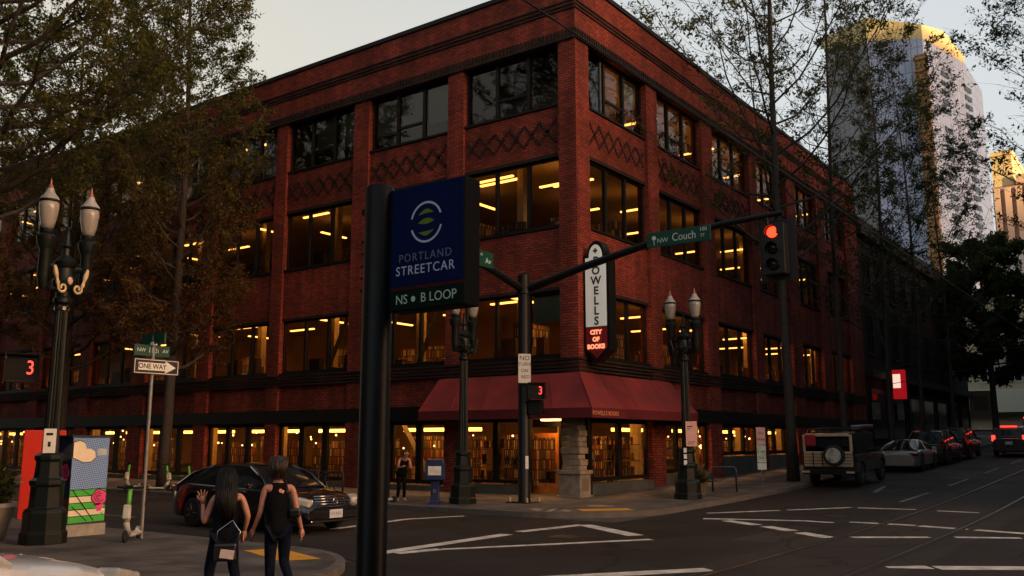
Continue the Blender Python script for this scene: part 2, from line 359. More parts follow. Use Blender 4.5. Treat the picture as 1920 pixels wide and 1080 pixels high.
# far block beyond the cross street
tag(MB().add([(125,12.2,g(125)+.15),(320,12.2,g(320)+.15),(320,120,g(320)+.15),(125,120,g(125)+.15),(125,12.2,g(125)-.2),(320,12.2,g(320)-.2)],[(0,1,2,3),(4,5,1,0)]).build('sidewalk', M_walk), kind='structure')
tag(MB().add([(-60,-8,.16),(9,-8,.16),(9,3.3,.16),(-60,3.3,.16),(9,-8,-.05),(9,3.3,-.05),(-60,3.3,-.05)],[(0,1,2,3),(1,4,5,2),(2,5,6,3)]).build('platform', M_conc), kind='structure')

# painted markings: ground polygons
M_paint = pm('worn road paint', (.62,.60,.55), .7, var=.35, scale=3.5, bump=.1)
M_ypad = pm('yellow tactile paving', (.75,.36,.03), .6, var=.12, scale=3)
def marking(name, strips, m, dz=.006):
    b = MB()
    for (x0,y0,x1,y1,w0,w1) in strips:
        d = Vector((x1-x0,y1-y0)); L = d.length; d /= L; nn = Vector((-d.y,d.x)); k = max(1,int(L/2))
        for i in range(k):
            t0,t1 = i/k,(i+1)/k; a=w0+(w1-w0)*t0; c=w0+(w1-w0)*t1
            p=Vector((x0,y0))+d*L*t0; q=Vector((x0,y0))+d*L*t1
            vs=[p-nn*a/2,q-nn*c/2,q+nn*c/2,p+nn*a/2]
            b.add([(v.x,v.y,g(v.x)+dz) for v in vs],[(0,1,2,3)])
    return tag(b.build(name, m), kind='structure')
marking('crosswalk_line', [(13.0,12.62,17.3,12.75,.34,.34),(17.9,12.85,20.2,12.55,.3,.3),(13.2,12.35,14.2,12.1,.3,.3),(14.2,12.05,18.2,9.55,.2,.24),(20.25,12.5,18.7,10.2,.38,.42),
  (15.8,16.9,18.9,17.35,.22,.22),(18.9,17.35,20.6,16.7,.22,.16),
  (23.5,10.75,24.3,8.3,.3,.2),(24.3,8.3,24.2,7.5,.2,.2),(24.6,7.2,24.55,5.6,.22,.26),(24.5,5.5,24.2,4.4,.3,.3),(24.2,4.2,23.9,3.0,.3,.3),
  (23.3,10.0,22.6,8.9,.34,.36),(22.4,8.6,21.7,7.7,.36,.36),(21.4,7.4,20.7,6.5,.36,.36),(21.05,6.15,22.0,4.75,.3,.26),(22.3,4.3,22.9,3.1,.26,.26),
  (25.1,11.35,27.0,9.9,.2,.2),(27.2,9.75,28.9,8.4,.2,.2),(28.9,8.2,29.1,6.6,.2,.2),(29.0,6.0,28.9,4.9,.2,.2)], M_paint)
marking('stop_line', [(17.0,3.6,18.2,1.8,.45,.45),(16.6,4.3,17.0,3.7,.2,.4),(12.2,8.3,14.6,6.6,.4,.4)], M_paint)
marking('lane_line', [(31.5,7.6,35.5,7.6,.12,.12),(39,7.6,43,7.6,.12,.12),(47,7.6,51,7.6,.12,.12),(55,7.6,59,7.6,.12,.12),(35,9.3,38,9.7,.15,.15),(15.0,24,15.0,60,.1,.1)], pm('faded road paint', (.22,.21,.19), .8, var=.4, scale=2))
# streetcar track: paved band with two grooved rails
M_band = asphalt('track concrete', (.038,.032,.027))
b = MB()
for i in range(len(rx)-1):
    if rx[i] < -10 or rx[i] > 200: continue
    b.add([(rx[i],3.85,g(rx[i])+.003),(rx[i+1],3.85,g(rx[i+1])+.003),(rx[i+1],6.95,g(rx[i+1])+.003),(rx[i],6.95,g(rx[i])+.003)],[(0,1,2,3)])
tag(b.build('track_bed', M_band), kind='structure')
M_rail = pm('worn rail steel', (.30,.27,.24), .3, .9, var=.2, scale=2)
M_groove = pm('rail groove', (.008,.008,.008), .9)
rl = [x for x in rx if -10<=x<=200]
for yy in (4.55, 6.38):
    marking('rail', [(rl[i],yy,rl[i+1],yy,.07,.07) for i in range(len(rl)-1)], M_rail, .010)
    marking('rail_groove', [(rl[i],yy-.085,rl[i+1],yy-.085,.09,.09) for i in range(len(rl)-1)] + [(rl[i],yy+.075,rl[i+1],yy+.075,.06,.06) for i in range(len(rl)-1)], M_groove, .009)
def pad(name, pts, z, m):
    return tag(MB().add([(x,y,g(x)+z) for x,y in pts],[(0,1,2,3)]).build(name, m), kind='structure')
pad('tactile_paving', [(22.75,14.3),(22.2,13.75),(23.35,12.75),(23.85,13.3)], .156, M_ypad)
pad('tactile_paving', [(10.35,12.3),(10.95,11.95),(11.55,13.7),(10.95,14.0)], .156, M_ypad)
tag(MB().lathe([(.42,0),(.42,.004)],24,(24.1,14.3,g(24.1)+.153)).build('manhole_cover', pm('worn iron lid',(.24,.225,.2),.5,.2)), 'pale round utility cover on the corner pavement beside the yellow paving', 'manhole cover')
pad('road_patch', [(15.2,9.0),(17.4,8.7),(17.6,10.4),(15.3,10.7)], .0025, asphalt('patch asphalt',(.024,.021,.018)))
pad('road_patch', [(19.0,7.2),(23.0,7.3),(23.0,8.2),(19.0,8.1)], .0025, asphalt('patch asphalt',(.044,.038,.032)))
pad('road_patch', [(13.2,1.0),(17.0,1.0),(17.0,2.0),(13.2,2.0)], .0025, asphalt('patch asphalt',(.024,.021,.018)))
for (x,y,lab) in ((17.6,11.4,'dark iron manhole cover inside the painted crossing triangle'),(26.0,8.0,'dark iron manhole cover between the crossing lines on the uphill street')):
    tag(MB().lathe([(.34,0),(.34,.006)],24,(x,y,g(x)+.001)).build('manhole_cover', pm('dark iron lid',(.05,.045,.04),.45,.6,scale=9)), lab, 'manhole cover')
b = MB(); 
for i in range(6): b.rbox((21.85+rnd.random()*.8,15.3-i*.22,.152+g(22.2)),(.5,.12,.006),rz=.3)
tag(b.build('pavement_marking', pm('chalky paint',(.32,.29,.26),.8,var=.4)), kind='structure')
# unseen ridge added behind the camera for shade, notched to sunlight the orange tower
sd = Vector((sdir.x,sdir.y)).normalized(); sn = Vector((-sd.y,sd.x)); b = MB(); prof=[]
for s_ in [-2400+i*100 for i in range(24)]+[0,60,120,138,145,165,185,200,206,230,270,330]+[400+i*100 for i in range(22)]:
    h = 189 + 1.5*math.sin(s_*.011) - (66 if 140 < s_ < 190 else 0)
    c = sd*1500+sn*s_; f_ = sd*1100+sn*s_; k_ = sd*2300+sn*s_
    prof.append(((f_.x,f_.y,-5),(c.x,c.y,h),(k_.x,k_.y,-5)))
for a,c in zip(prof,prof[1:]):
    b.add([*a,*c],[(0,3,4,1),(1,4,5,2)])
tag(b.build('shade_hills', pm('wooded hills',(.03,.035,.025),.9,scale=.02), smooth=True), kind='structure')

# ------------------------------------------------------------------ the bookstore
X0, Y0 = 26.84, 16.72
def fb(mb, side, u0,u1,z0,z1,d0,d1):
    if side == 'L': return mb.box(X0-d0, X0-d1, Y0+u0, Y0+u1, z0, z1)
    return mb.box(X0+u0, X0+u1, Y0-d0, Y0-d1, z0, z1)
def fp(side,u,z,d): return (X0-d, Y0+u, z) if side=='L' else (X0+u, Y0-d, z)
BAY = {'L': [(.75,5.25),(6.05,10.5),(11.4,15.8),(16.55,20.9),(21.85,26.2),(27.45,31.6),(32.6,37.0),(38.0,42.4),(43.4,47.8),(48.8,53.2)],
       'R': [(.93,5.5),(6.45,10.85),(12.05,16.6),(17.6,22.0),(23.5,27.2),(28.7,32.9)]}
END = {'L': 54.2, 'R': 35.6}
FL = [(5.1,7.45),(9.8,12.4),(14.42,16.74)]
GB = {'L': [.62]+[.5]*9, 'R': [.72,.85,1.5,1.5,1.6,1.7]}
shop = thing('bookstore_building', 'dark red brick corner bookstore with four rows of lit windows and a red awning', 'building', (X0,Y0,0))
shop.location = (0,0,0)
w = MB(); dk = MB(); st = MB(); sill = MB(); base = MB()
w.box(X0, X0+.93, Y0, Y0+.75, 2.9, 16.74)                                    # corner pier
for s in 'LR':
    e = .5 if s == 'R' else 0
    fb(w, s, e, END[s], 16.74, 19.15, -.5, 0)                                # parapet
    bays = BAY[s]
    for i,(a,b) in enumerate(bays):
        nx = bays[i+1][0] if i+1 < len(bays) else END[s]
        fb(w, s, b, nx, -.1, 16.74, -.5, 0)                                  # pier between bays
        for z0,z1 in ((3.45,5.0),(7.45,9.72),(12.4,14.34)):
            fb(w, s, a, b, z0, z1, -.5, -.13)
        for z0,z1 in ((5.0,5.1),(9.72,9.8),(14.34,14.42)): fb(MB(), s, a, b, z0, z1, -.3, -.06).build('window_sill', M_steel, shop)
        for z0,z1 in FL: fb(dk, s, a, b, z1-.002, z1+.12, -.3, -.115)
    # stepped dark brick courses
    for k in range(4): fb(dk, s, -.05 if s=='L' else .0, END[s], 4.52+.13*k, 4.52+.13*k+.075, -.02, .04+.012*k)
    for k in range(3): fb(dk, s, 0, END[s], 17.93+.15*k, 17.93+.15*k+.07, -.02, .045)
    u = 0.0
    while u < END[s]:                                                        # soldier course teeth
        fb(dk, s, u, u+.085, 16.86, 17.16, -.02, .05); u += .17
    fb(dk, s, 0, END[s], 16.742, 16.86, -.02, .085)
    fb(st, s, .0, END[s], 2.9, 3.449, -.45, .02)                              # steel band over the shopfronts
    fb(st, s, 0, END[s], 19.152, 19.33, -.6, .07)                             # coping
    for i,(a,b) in enumerate(bays):
        if s=='L' and i==0: fb(base, s, 2.3, b, -.1, GB[s][i]-.06, -.4, -.05)
        else: fb(base, s, a, b, -.1, GB[s][i]-.06, -.4, -.05)
w.box(X0+.5, X0+END['R'], Y0+.5, Y0+.52, 18.6, 18.7)
w.build('brick_wall', M_brick, shop); dk.build('dark_brick_course', M_dbrick, shop); st.build('steel_band', M_steel, shop)
base.build('concrete_base', pm('shopfront concrete', (.075,.08,.07), .85, var=.3, scale=1.5, bump=.2), shop)
# criss-cross header bricks on the spandrels under the top windows
M_hdr = pm('shadowed header brick', (.03,.010,.008), .9)  # colour darkened to stand in for shadow on the projecting headers
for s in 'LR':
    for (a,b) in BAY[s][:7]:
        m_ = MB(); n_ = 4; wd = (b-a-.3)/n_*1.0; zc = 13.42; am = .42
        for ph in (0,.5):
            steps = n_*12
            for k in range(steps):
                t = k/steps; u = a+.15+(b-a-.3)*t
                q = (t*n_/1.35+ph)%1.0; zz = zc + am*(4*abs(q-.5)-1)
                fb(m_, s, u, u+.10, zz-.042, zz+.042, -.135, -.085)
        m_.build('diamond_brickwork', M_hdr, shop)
def window(s, a, b, z0, z1, nl, mw, fwid, trans=None, d=-.24, pane_d=-.30):
    f = MB()
    fb(f,s,a,b,z0,z0+fwid,d-.12,d); fb(f,s,a,b,z1-fwid,z1,d-.12,d)
    fb(f,s,a,a+fwid,z0+fwid,z1-fwid,d-.12,d); fb(f,s,b-fwid,b,z0+fwid,z1-fwid,d-.12,d)
    lw = (b-a-2*fwid-(nl-1)*mw)/nl
    for k in range(1,nl):
        u = a+fwid+k*lw+(k-1)*mw; fb(f,s,u,u+mw,z0+fwid,z1-fwid,d-.12,d+.02)
    if trans:
        for k,zt in trans:
            u = a+fwid+k*(lw+mw); fb(f,s,u,u+lw,zt-.05,zt+.05,d-.11,d-.01)
    o = f.build('window', M_frame, shop)
    p = MB(); p.add([fp(s,a+fwid*.5,z0+.02,pane_d),fp(s,b-fwid*.5,z0+.02,pane_d),fp(s,b-fwid*.5,z1-.02,pane_d),fp(s,a+fwid*.5,z1-.02,pane_d)],[(0,1,2,3) if s=='R' else (3,2,1,0)])
    p.build('pane', M_glass, o); return lw
M_blind = pm('grey green roller blind', (.26,.30,.22), .8, var=.08)
for s in 'LR':
    for i,(a,b) in enumerate(BAY[s]):
        for k,(z0,z1) in enumerate(FL):
            tr = [(1, z0+.75)] if k==2 else None
            lw = window(s,a,b,z0,z1,3,.13,.08,tr)
            if k==2:
                if s=='L' and i in (1,2,3,4):
                    bm_ = MB()
                    for q in range(3):
                        if (i,q) in ((2,2),): continue
                        u=a+.1+q*(lw+.13); fb(bm_,s,u,u+lw-.04,z0+(.62 if q!=1 else .7)+.05*((i+q)%2),z1-.05,-.5,-.46)
                    bm_.build('roller_blind', M_blind, shop)
        if s=='L' and i==0: window(s,2.3,b,GB[s][i],2.9,2,.22,.1)
        elif s=='R' and i==0: window(s,a,b-.1,GB[s][i],2.9,2,.3,.14,None)
        else: window(s,a,b,GB[s][i],2.9,3,.3 if s=='L' else .24,.16)
# inside: floors, ceilings, walls, shelves, lamps
M_ceil = pm('cream ceiling', (.42,.31,.18), .9, var=.1); M_iw = pm('amber inner wall', (.30,.19,.10), .9, var=.25, scale=.6)
M_book = bookmat('rows of books'); M_shelf = pm('shelf wood', (.12,.06,.03), .6)
M_strip = emit('fluorescent tube', (1.0,.40,.075), 1.9); M_band2 = emit('warm cove lamp', (1.0,.44,.065), 2.8); M_backing = pm('dark window backing',(.07,.08,.08),.8); M_clut = pm('dark upholstery',(.02,.02,.022),.8); M_panel2 = emit('dim fill panel',(1.0,.42,.085),7.0); M_panel = emit('warm fill panel',(1.0,.42,.085),13.0); M_bulb = emit('warm bulb', (1.0,.46,.14), 4.0)
fl = MB()
for z in (4.0,8.85,13.45):
    fl.box(X0+.52,X0+13,Y0+.52,Y0+END['L']-.5,z,z+.2); fl.box(X0+13,X0+END['R']-.5,Y0+.52,Y0+13,z,z+.2)
fl.box(X0+.52,X0+13,Y0+.52,Y0+END['L']-.5,18.3,18.5); fl.box(X0+13,X0+END['R']-.5,Y0+.52,Y0+13,18.3,18.5)
fl.build('floor_slab', M_ceil, shop)
iw = MB()
iw.box(X0+12.8,X0+13,Y0+13,Y0+END['L']-.5,0,18.3); iw.box(X0+13,X0+END['R']-.5,Y0+12.8,Y0+13,0,18.3)
iw.box(X0+.5,X0+13,Y0+END['L']-.5,Y0+END['L']-.2,0,19.1); iw.box(X0+END['R']-.3,X0+END['R'],Y0+.52,Y0+13,0,19.1)
iw.build('inner_wall', M_iw, shop)
def floor_z(k): return (4.2,9.05,13.65)[k]
rr = random.Random(3)
for s in 'LR':
    for i,(a,b) in enumerate(BAY[s]):
        for k,(z0,z1) in enumerate(FL):
            m_ = MB(); zc = z1+.25
            if k==2: n_ = 0 if (s=='L' and i in (0,1,2,4,6)) or (s=='R' and i in (0,)) else 1
            else: n_ = 2
            for q in range(n_):
                dd = (1.4,3.6)[q] + rr.random()*.5; uu = a+ (1.0 if q else 2.6)+rr.random()*1.0
                if s=='L':
                    if (i+k)%2: fb(m_,s,uu,uu+1.7,zc-.11,zc-.05,-dd-.06,-dd+.06)
                    else: fb(m_,s,uu,uu+.13,zc-.11,zc-.05,-dd-1.7,-dd)
                else: fb(m_,s,uu,uu+.14,zc-.11,zc-.05,-dd-1.9,-dd)
                o = m_.build('ceiling_lamp', M_strip, shop); m_ = MB()
            if k==2 and s=='L' and i<4:                                      # dark sheets added so the top corner windows stay dark
                pt_=MB(); fb(pt_,s,a-.5,b+.5,13.66,18.2,-2.3,-2.2); pt_.build('dark_backing', M_backing, shop)
            if k<2:
                fb(m_,s,(a+b)/2-1.0,(a+b)/2+1.0,z1+1.2,z1+1.25,-2.6,-2.2); m_.build('hidden_fill_panel', M_panel2, shop)  # out-of-sight glow added to brighten the upper rooms
            # shelves and things standing inside
            sh = MB(); zf = floor_z(k)
            h = 1.9 if k==0 else 1.55
            if k < 2:
                u = a+rr.random()*.8
                while u < b-.6:
                    L = .9+rr.random()*1.6; dd = 2.6+rr.random()*4
                    fb(sh,s,u,min(u+L,b),zf,zf+h+rr.random()*.8,-dd-.4,-dd); u += L+.5+rr.random()
                sh.build('bookcase', M_book, shop)
        for k,(z0,z1) in enumerate(FL):                                      # chair backs, boxes and papers seen just behind the sills
            cm = MB()
            for q in range(5):
                uu=a+.2+rr.random()*(b-a-.9); hh=(.25+.75*rr.random()**2)*(1 if k<2 else .6); dd=.75+rr.random()*1.0
                fb(cm,s,uu,uu+.3+rr.random()*.5,z0-.3,z0+hh,-dd-.3,-dd)
            cm.build('desk_clutter', (M_shelf,M_book,M_clut)[(i+k)%3], shop)
            if (i*3+k*2+(s=='R'))%5==0 and not (k==2 and s=='L'):
                bl=MB(); q=(i+k)%3; lw=(b-a-.42)/3; u0=a+.1+q*(lw+.13); fb(bl,s,u0,u0+lw,z1-.9-.5*rr.random(),z1-.06,-.5,-.47); bl.build('roller_blind', M_blind, shop)
        # ground floor: bookcases, cove lamp, bulbs
        sh = MB()
        u = a+.1; z0 = GB[s][i]-.2
        if s=='L' and i==0: u = 2.5
        while u < b-.4:
            L = .7+rr.random()*1.0; dd = 1.7+rr.random()*1.5
            fb(sh,s,u,min(u+L,b),z0,2.0+rr.random()*.4,-dd-.35,-dd); u += L+.12+rr.random()*.5
        sh.build('bookcase', M_book, shop)
        if not (s=='L' and i in (0,)) and not (s=='R' and i in (0,)):
            m_ = MB(); fb(m_,s,a+.2,b-.2 if s=='L' else a+2.6,2.52,2.66,-2.6,-2.35); m_.build('cove_lamp', M_band2, shop)
        m_ = MB(); u_=(a+b)/2+(.6 if s=='L' and i==0 else 0)
        fb(m_,s,u_-1.2,u_+1.2,3.80,3.86,-1.75,-1.35); m_.build('hidden_fill_panel', M_panel, shop)  # hidden fill light added above the shop window heads
        m_ = MB()
        for q in range(9 if i else 7):
            uu = a+.3+rr.random()*(b-a-.6)
            if s=='L' and i==0: uu = 2.6+rr.random()*2.3
            m_.ball(fp(s,uu,1.75+rr.random()*.95,-.9-rr.random()*1.5), .028+.02*rr.random(), 6, 4)
        m_.build('hanging_bulbs', M_bulb, shop)
cl = MB()
for s in 'LR':
    for i in range(0,len(BAY[s])):
        a,b = BAY[s][i]
        fb(cl,s,a+.9,a+1.25,.1,4.0,-2.1,-1.75); fb(cl,s,a+3.0,a+3.3,4.2,13.45,-2.3,-2.0)
cl.build('inner_column', pm('cream painted column',(.5,.38,.2),.7), shop)
br = MB()
for s,i in (('L',2),('L',1),('L',4),('R',2)):
    a,b = BAY[s][i]
    p0 = Vector(fp(s,a+2.9,4.3,-1.1)); p1 = Vector(fp(s,a+1.0,7.8,-1.1)); br.tube([p0,p1],.14,4)
    p0 = Vector(fp(s,a+.3,.4,-1.3)); p1 = Vector(fp(s,a+2.0,3.8,-1.3)) 
    if (s,i)==('L',1): br.tube([Vector(fp(s,a+1.6,.4,-1.3)),Vector(fp(s,a+4.0,3.8,-1.3))],.13,4)
br.build('diagonal_brace', pm('olive painted steel brace',(.22,.2,.13),.6), shop)
# window displays beside the entrance
ds = MB(); bk = MB()
for s,u0,u1,zb in (('L',2.5,5.0,.75),('R',1.3,5.1,.85)):
    for k,z in enumerate((zb,zb+.55,zb+1.15)):
        fb(ds,s,u0,u1,z-.03,z,-.8,-.42)
        u=u0+.1
        while u<u1-.2:
            ww=.14+rr.random()*.14
            if rr.random()<.72: fb(bk,s,u,u+ww,z,z+.2+rr.random()*.16,-.62,-.57)
            u+=ww+.07+rr.random()*.12
ds.build('display_shelf', M_shelf, shop)
bk.build('display_books', M_book, shop)
# entrance recess and door
en = MB(); xe = X0+1.16
en.slab([(X0+.25,Y0+2.3),(X0+.25,Y0+2.38),(xe+.05,Y0+2.86),(xe+.05,Y0+2.76)],0,2.899); en.box(xe,xe+.1,Y0-.0+.3,Y0+1.05,.0,2.9); en.box(xe,xe+.12,Y0+1.52,Y0+1.6,.15,2.62); en.box(xe,xe+.1,Y0+1.05,Y0+2.76,2.62,2.899)
en.box(X0+.93,X0+1.03,Y0+.13,Y0+1.0,0,2.9)
en.build('entrance_frame', M_steel, shop)
dr = MB(); y0d,y1d = Y0+1.70,Y0+2.3; M_dw = pm('varnished orange wood',(.50,.19,.045),.35,var=.3,scale=3,coat=.3)
y0d,y1d = Y0+1.60,Y0+2.72
en2 = MB(); en2.box(xe-.05,xe+.02,Y0+1.0,Y0+1.6,2.4,2.5)
dr.box(xe-.03,xe+.05,y0d,y0d+.14,.16,2.4); dr.box(xe-.03,xe+.05,y1d-.14,y1d,.16,2.4); dr.box(xe-.03,xe+.05,y0d+.14,y1d-.14,.16,.62); dr.box(xe-.03,xe+.05,y0d+.14,y1d-.14,2.24,2.4)
d_ = dr.build('door', M_dw, shop, bevel=.01)
MB().add([(xe,y0d+.1,.6),(xe,y1d-.1,.6),(xe,y1d-.1,2.26),(xe,y0d+.1,2.26)],[(3,2,1,0)]).build('pane', M_glass, d_)
MB().tube([(xe-.1,y0d+.07,1.0),(xe-.1,y0d+.07,1.35)],.015,6).build('handle', M_chrome, d_)
lo = MB(); lo.box(xe+2.2,xe+2.6,Y0+.9,Y0+3.2,.15,2.3); lo.build('bookcase', M_book, shop)
lo = MB(); lo.box(X0+.45,X0+.75,Y0+1.2,Y0+1.9,2.84,2.88); lo.build('ceiling_lamp', M_panel, shop)  # recess downlight added to brighten the door and pillar
lo = MB(); lo.box(xe+.6,xe+.85,Y0+1.15,Y0+2.6,2.75,2.84); lo.build('ceiling_lamp', M_band2, shop)
lo = MB(); lo.box(xe+.45,xe+1.0,Y0+1.75,Y0+2.6,1.0,1.06); lo.box(xe+.5,xe+.55,Y0+1.8,Y0+1.85,.15,1.0); lo.box(xe+.5,xe+.55,Y0+2.5,Y0+2.55,.15,1.0); lo.build('display_table', M_dw, shop)
lo = MB(); lo.box(X0+.6, X0+13, Y0+.6, Y0+END['L']-.6, .1,.152); lo.box(X0+13, X0+END['R']-.6, Y0+.6, Y0+12.9, .6,.65); lo.build('shop_floor', pm('shop floor',(.12,.08,.05),.5), shop)
# carved stone pillar of stacked books at the corner
pl = MB()
pl.slab([(X0-.2,Y0-.14),(X0+.62,Y0-.14),(X0+.62,Y0+.86),(X0-.2,Y0+.86)],.1,.30)
pl.slab([(X0-.14,Y0-.08),(X0+.56,Y0-.08),(X0+.56,Y0+.8),(X0-.14,Y0+.8)],.30,1.0)
pl.slab([(X0-.2,Y0-.14),(X0+.62,Y0-.14),(X0+.62,Y0+.86),(X0-.2,Y0+.86)],1.0,1.14)
z = 1.14
for k in range(9):
    h = (.16,.21,.18,.23,.17,.2,.22,.19,.2)[k]; j=[(rr.random()-.5)*.1 for _ in range(4)]
    pl.slab([(X0-.06+j[0],Y0+.0+j[1]),(X0+.46+j[2],Y0+.0+j[1]),(X0+.46+j[2],Y0+.7+j[3]),(X0-.06+j[0],Y0+.7+j[3])],z,min(z+h-.012,2.89)); z += h
plo = pl.build('stone_pillar', pm('carved sandstone',(.26,.21,.16),.85,var=.3,scale=4,bump=.5,bscale=25), shop, bevel=.02)
MB().box(X0+.02,X0+.42,Y0-.088,Y0-.079,.45,.85).build('plaque', pm('carved plaque',(.16,.125,.09),.9,var=.5,scale=30,bump=.6), plo)
# awning
M_awn = pm('red awning canvas',(.19,.017,.016),.85,var=.28,scale=1.2,bump=.15,bscale=3); M_val = pm('dark red valance',(.115,.006,.009),.85,var=.15)
D,zt,zb = 1.25,4.46,3.2; ul,ur = 6.25,6.8
TL,TC,TR = fp('L',ul,zt,.05),(X0-.05,Y0-.05,zt),fp('R',ur,zt,.05)
BL,BC,BR = fp('L',ul,zb,D),(X0-D,Y0-D,zb),fp('R',ur,zb,D)
WL,WC,WR = fp('L',ul,zb,.03),(X0-.03,Y0-.03,zb),fp('R',ur,zb,.03)
aw = MB(); aw.add([TL,BL,WL,TR,BR,WR],[(0,2,1),(3,4,5)])
def canvas(A,B,C_,D_,ribs,flip):
    A,B,C_,D_=map(Vector,(A,B,C_,D_)); nrm=(B-A).cross(D_-A).normalized()*(1 if flip else -1); nu,nv=ribs*6,6; o=len(aw.v)
    for i in range(nu+1):
        for j in range(nv+1):
            u_,v_=i/nu,j/nv; p=(A*(1-u_)+B*u_)*(1-v_)+(D_*(1-u_)+C_*u_)*v_
            sag=.05*abs(math.sin(math.pi*u_*ribs))**.7*math.sin(math.pi*v_)
            aw.v.append(tuple(p-nrm*sag))
    for i in range(nu):
        for j in range(nv): a_=o+i*(nv+1)+j; aw.f.append((a_,a_+1,a_+nv+2,a_+nv+1))
canvas(TL,TC,BC,BL,5,False); canvas(TC,TR,BR,BC,5,False)
awo = aw.build('awning', M_awn, shop, autos=25)
va = MB(); lo_ = 2.87
def dn(p,z): return (p[0],p[1],z)
va.add([BL,BC,BR,WL,WR]+[dn(p,lo_) for p in (BL,BC,BR,WL,WR)],[(0,5,6,1),(1,6,7,2),(3,8,5,0),(2,7,9,4)]); va.build('valance', M_val, awo)
for (T_,B_,T2,B2) in ((TL,BL,TC,BC),(TC,BC,TR,BR)):
    for k in range(6):
        q=k/5; p0=Vector(T_)*(1-q)+Vector(T2)*q; p1=Vector(B_)*(1-q)+Vector(B2)*q; MB().tube([p0,p1],.014,5).build('awning_rib', M_awn, awo)
text('lettering', "POWELL'S BOOKS", .2, pm('orange lettering',(.85,.30,.16),.5,var=.03), awo, X0-.35, Y0-D-.012, 3.02, sx=1.05)

# blade sign on the brick corner
sg = thing('blade_sign', 'tall white and red vertical sign reading POWELLS CITY OF BOOKS on the brick corner', 'sign', (27.2,16.2,0), R(-90))
def outl(grow):
    wv=.42+grow; top=8.5+grow; pts=[(-wv,5.3-grow),(-.2-grow*.3,5.12-grow),(0,4.93-grow),(.2+grow*.3,5.12-grow),(wv,5.3-grow),(wv,top)]
    pts += [(.27+grow*.6,top)] + [((.27+grow*.6)*math.cos(R(t)), top+.02+(.44+grow*.5)*math.sin(R(t))) for t in range(15,180,15)] + [(-.27-grow*.6,top),(-wv,top)]
    return pts
MB().prism(outl(.09), .0, .5).build('cabinet', M_black, sg)
wp = [p for p in outl(0) if p[1] > 6.1]; MB().prism([(-.42,6.05),(.42,6.05)]+wp, -.012, .0).build('white_face', emit('off white lit sign face',(.55,.53,.46),.10,(.75,.74,.68)), sg)
rp = [p for p in outl(0) if p[1] < 5.5]; MB().prism(rp+[(.42,6.03),(-.42,6.03)], -.012, .0).build('red_face', pm('dark red sign face',(.22,.012,.016),.5), sg)
M_sign_k = pm('sign lettering black',(.03,.028,.028),.5); M_neon = emit('orange neon',(1,.30,.15),.45,(.6,.2,.1))
for k,ch in enumerate('POWELLS'):
    text('letter', ch, .40, M_sign_k, sg, 0.02, -.03, 8.36-.355*k, bold=.012)
text('letter', '+', .3, M_sign_k, sg, 0, -.016, 8.72, bold=.02)
for k,t_ in enumerate(('CITY','OF','BOOKS')): text('neon_lettering', t_, .21, M_neon, sg, 0, -.05, 5.84-.25*k, bold=.012)
bk = MB(); 
for z in (5.7,8.2): bk.box(-.6,-.42,.15,.3,z,z+.08)
bk.build('bracket', M_black, sg)

# ------------------------------------------------------------------ other buildings
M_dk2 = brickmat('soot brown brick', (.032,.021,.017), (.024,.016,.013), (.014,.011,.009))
M_darkglass = pm('dark window', (.012,.013,.015), .08, var=.05)
def plain_block(name, label, x0,x1,y0,y1,z0,z1, m, sides, wz, ww, wh, gap, trim, glass=M_darkglass, recess=.0):
    o = thing(name, label, 'building'); b = MB(); b.box(x0,x1,y0,y1,z0,z1); b.build('wall', m, o)
    c = MB(); c.box(x0-.3,x1+.3,y0-.3,y1+.3,z1+.002,z1+.5); c.build('cornice', trim, o)
    for s in sides:
        a0,a1 = (y0,y1) if s in ('-x','+x') else (x0,x1)
        u = a0+gap*.6
        while u+ww < a1-gap*.4:
            for z in wz:
                f = MB(); p = MB()
                def q(mb,u0,u1,v0,v1,d0,d1):
                    if s=='-x': mb.box(x0-d1,x0-d0,u0,u1,v0,v1)
                    if s=='+x': mb.box(x1+d0,x1+d1,u0,u1,v0,v1)
                    if s=='-y': mb.box(u0,u1,y0-d1,y0-d0,v0,v1)
                    if s=='+y': mb.box(u0,u1,y1+d0,y1+d1,v0,v1)
                q(f,u-.1,u+ww+.1,z-.12,z,.002,.12); q(f,u-.1,u+ww+.1,z+wh,z+wh+.12,.002,.1); q(f,u+ww/2-.04,u+ww/2+.04,z,z+wh,.002,.05); q(f,u-.08,u,z,z+wh,.002,.06); q(f,u+ww,u+ww+.08,z,z+wh,.002,.06)
                fo = f.build('window', trim, o); q(p,u,u+ww,z,z+wh,.003,.03); p.build('pane', glass, fo)
            u += ww+gap
    return o
M_crm = pm('cream stucco', (.36,.31,.23), .85, var=.12, scale=.6); M_trimd = pm('dark trim',(.022,.018,.016),.8)
# dark neighbour up the street
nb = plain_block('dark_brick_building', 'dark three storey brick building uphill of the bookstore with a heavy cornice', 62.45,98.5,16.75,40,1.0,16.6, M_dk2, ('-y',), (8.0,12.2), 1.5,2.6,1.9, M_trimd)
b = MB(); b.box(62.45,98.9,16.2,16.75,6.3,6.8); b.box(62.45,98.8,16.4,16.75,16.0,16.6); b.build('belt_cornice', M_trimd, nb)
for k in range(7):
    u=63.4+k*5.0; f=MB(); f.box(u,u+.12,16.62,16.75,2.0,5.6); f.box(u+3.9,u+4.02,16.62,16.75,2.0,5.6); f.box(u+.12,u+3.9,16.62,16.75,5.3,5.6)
    fo=f.build('shopfront', M_frame, nb); MB().box(u+.12,u+3.9,16.68,16.74,2.3,5.3).build('pane', M_darkglass, fo)
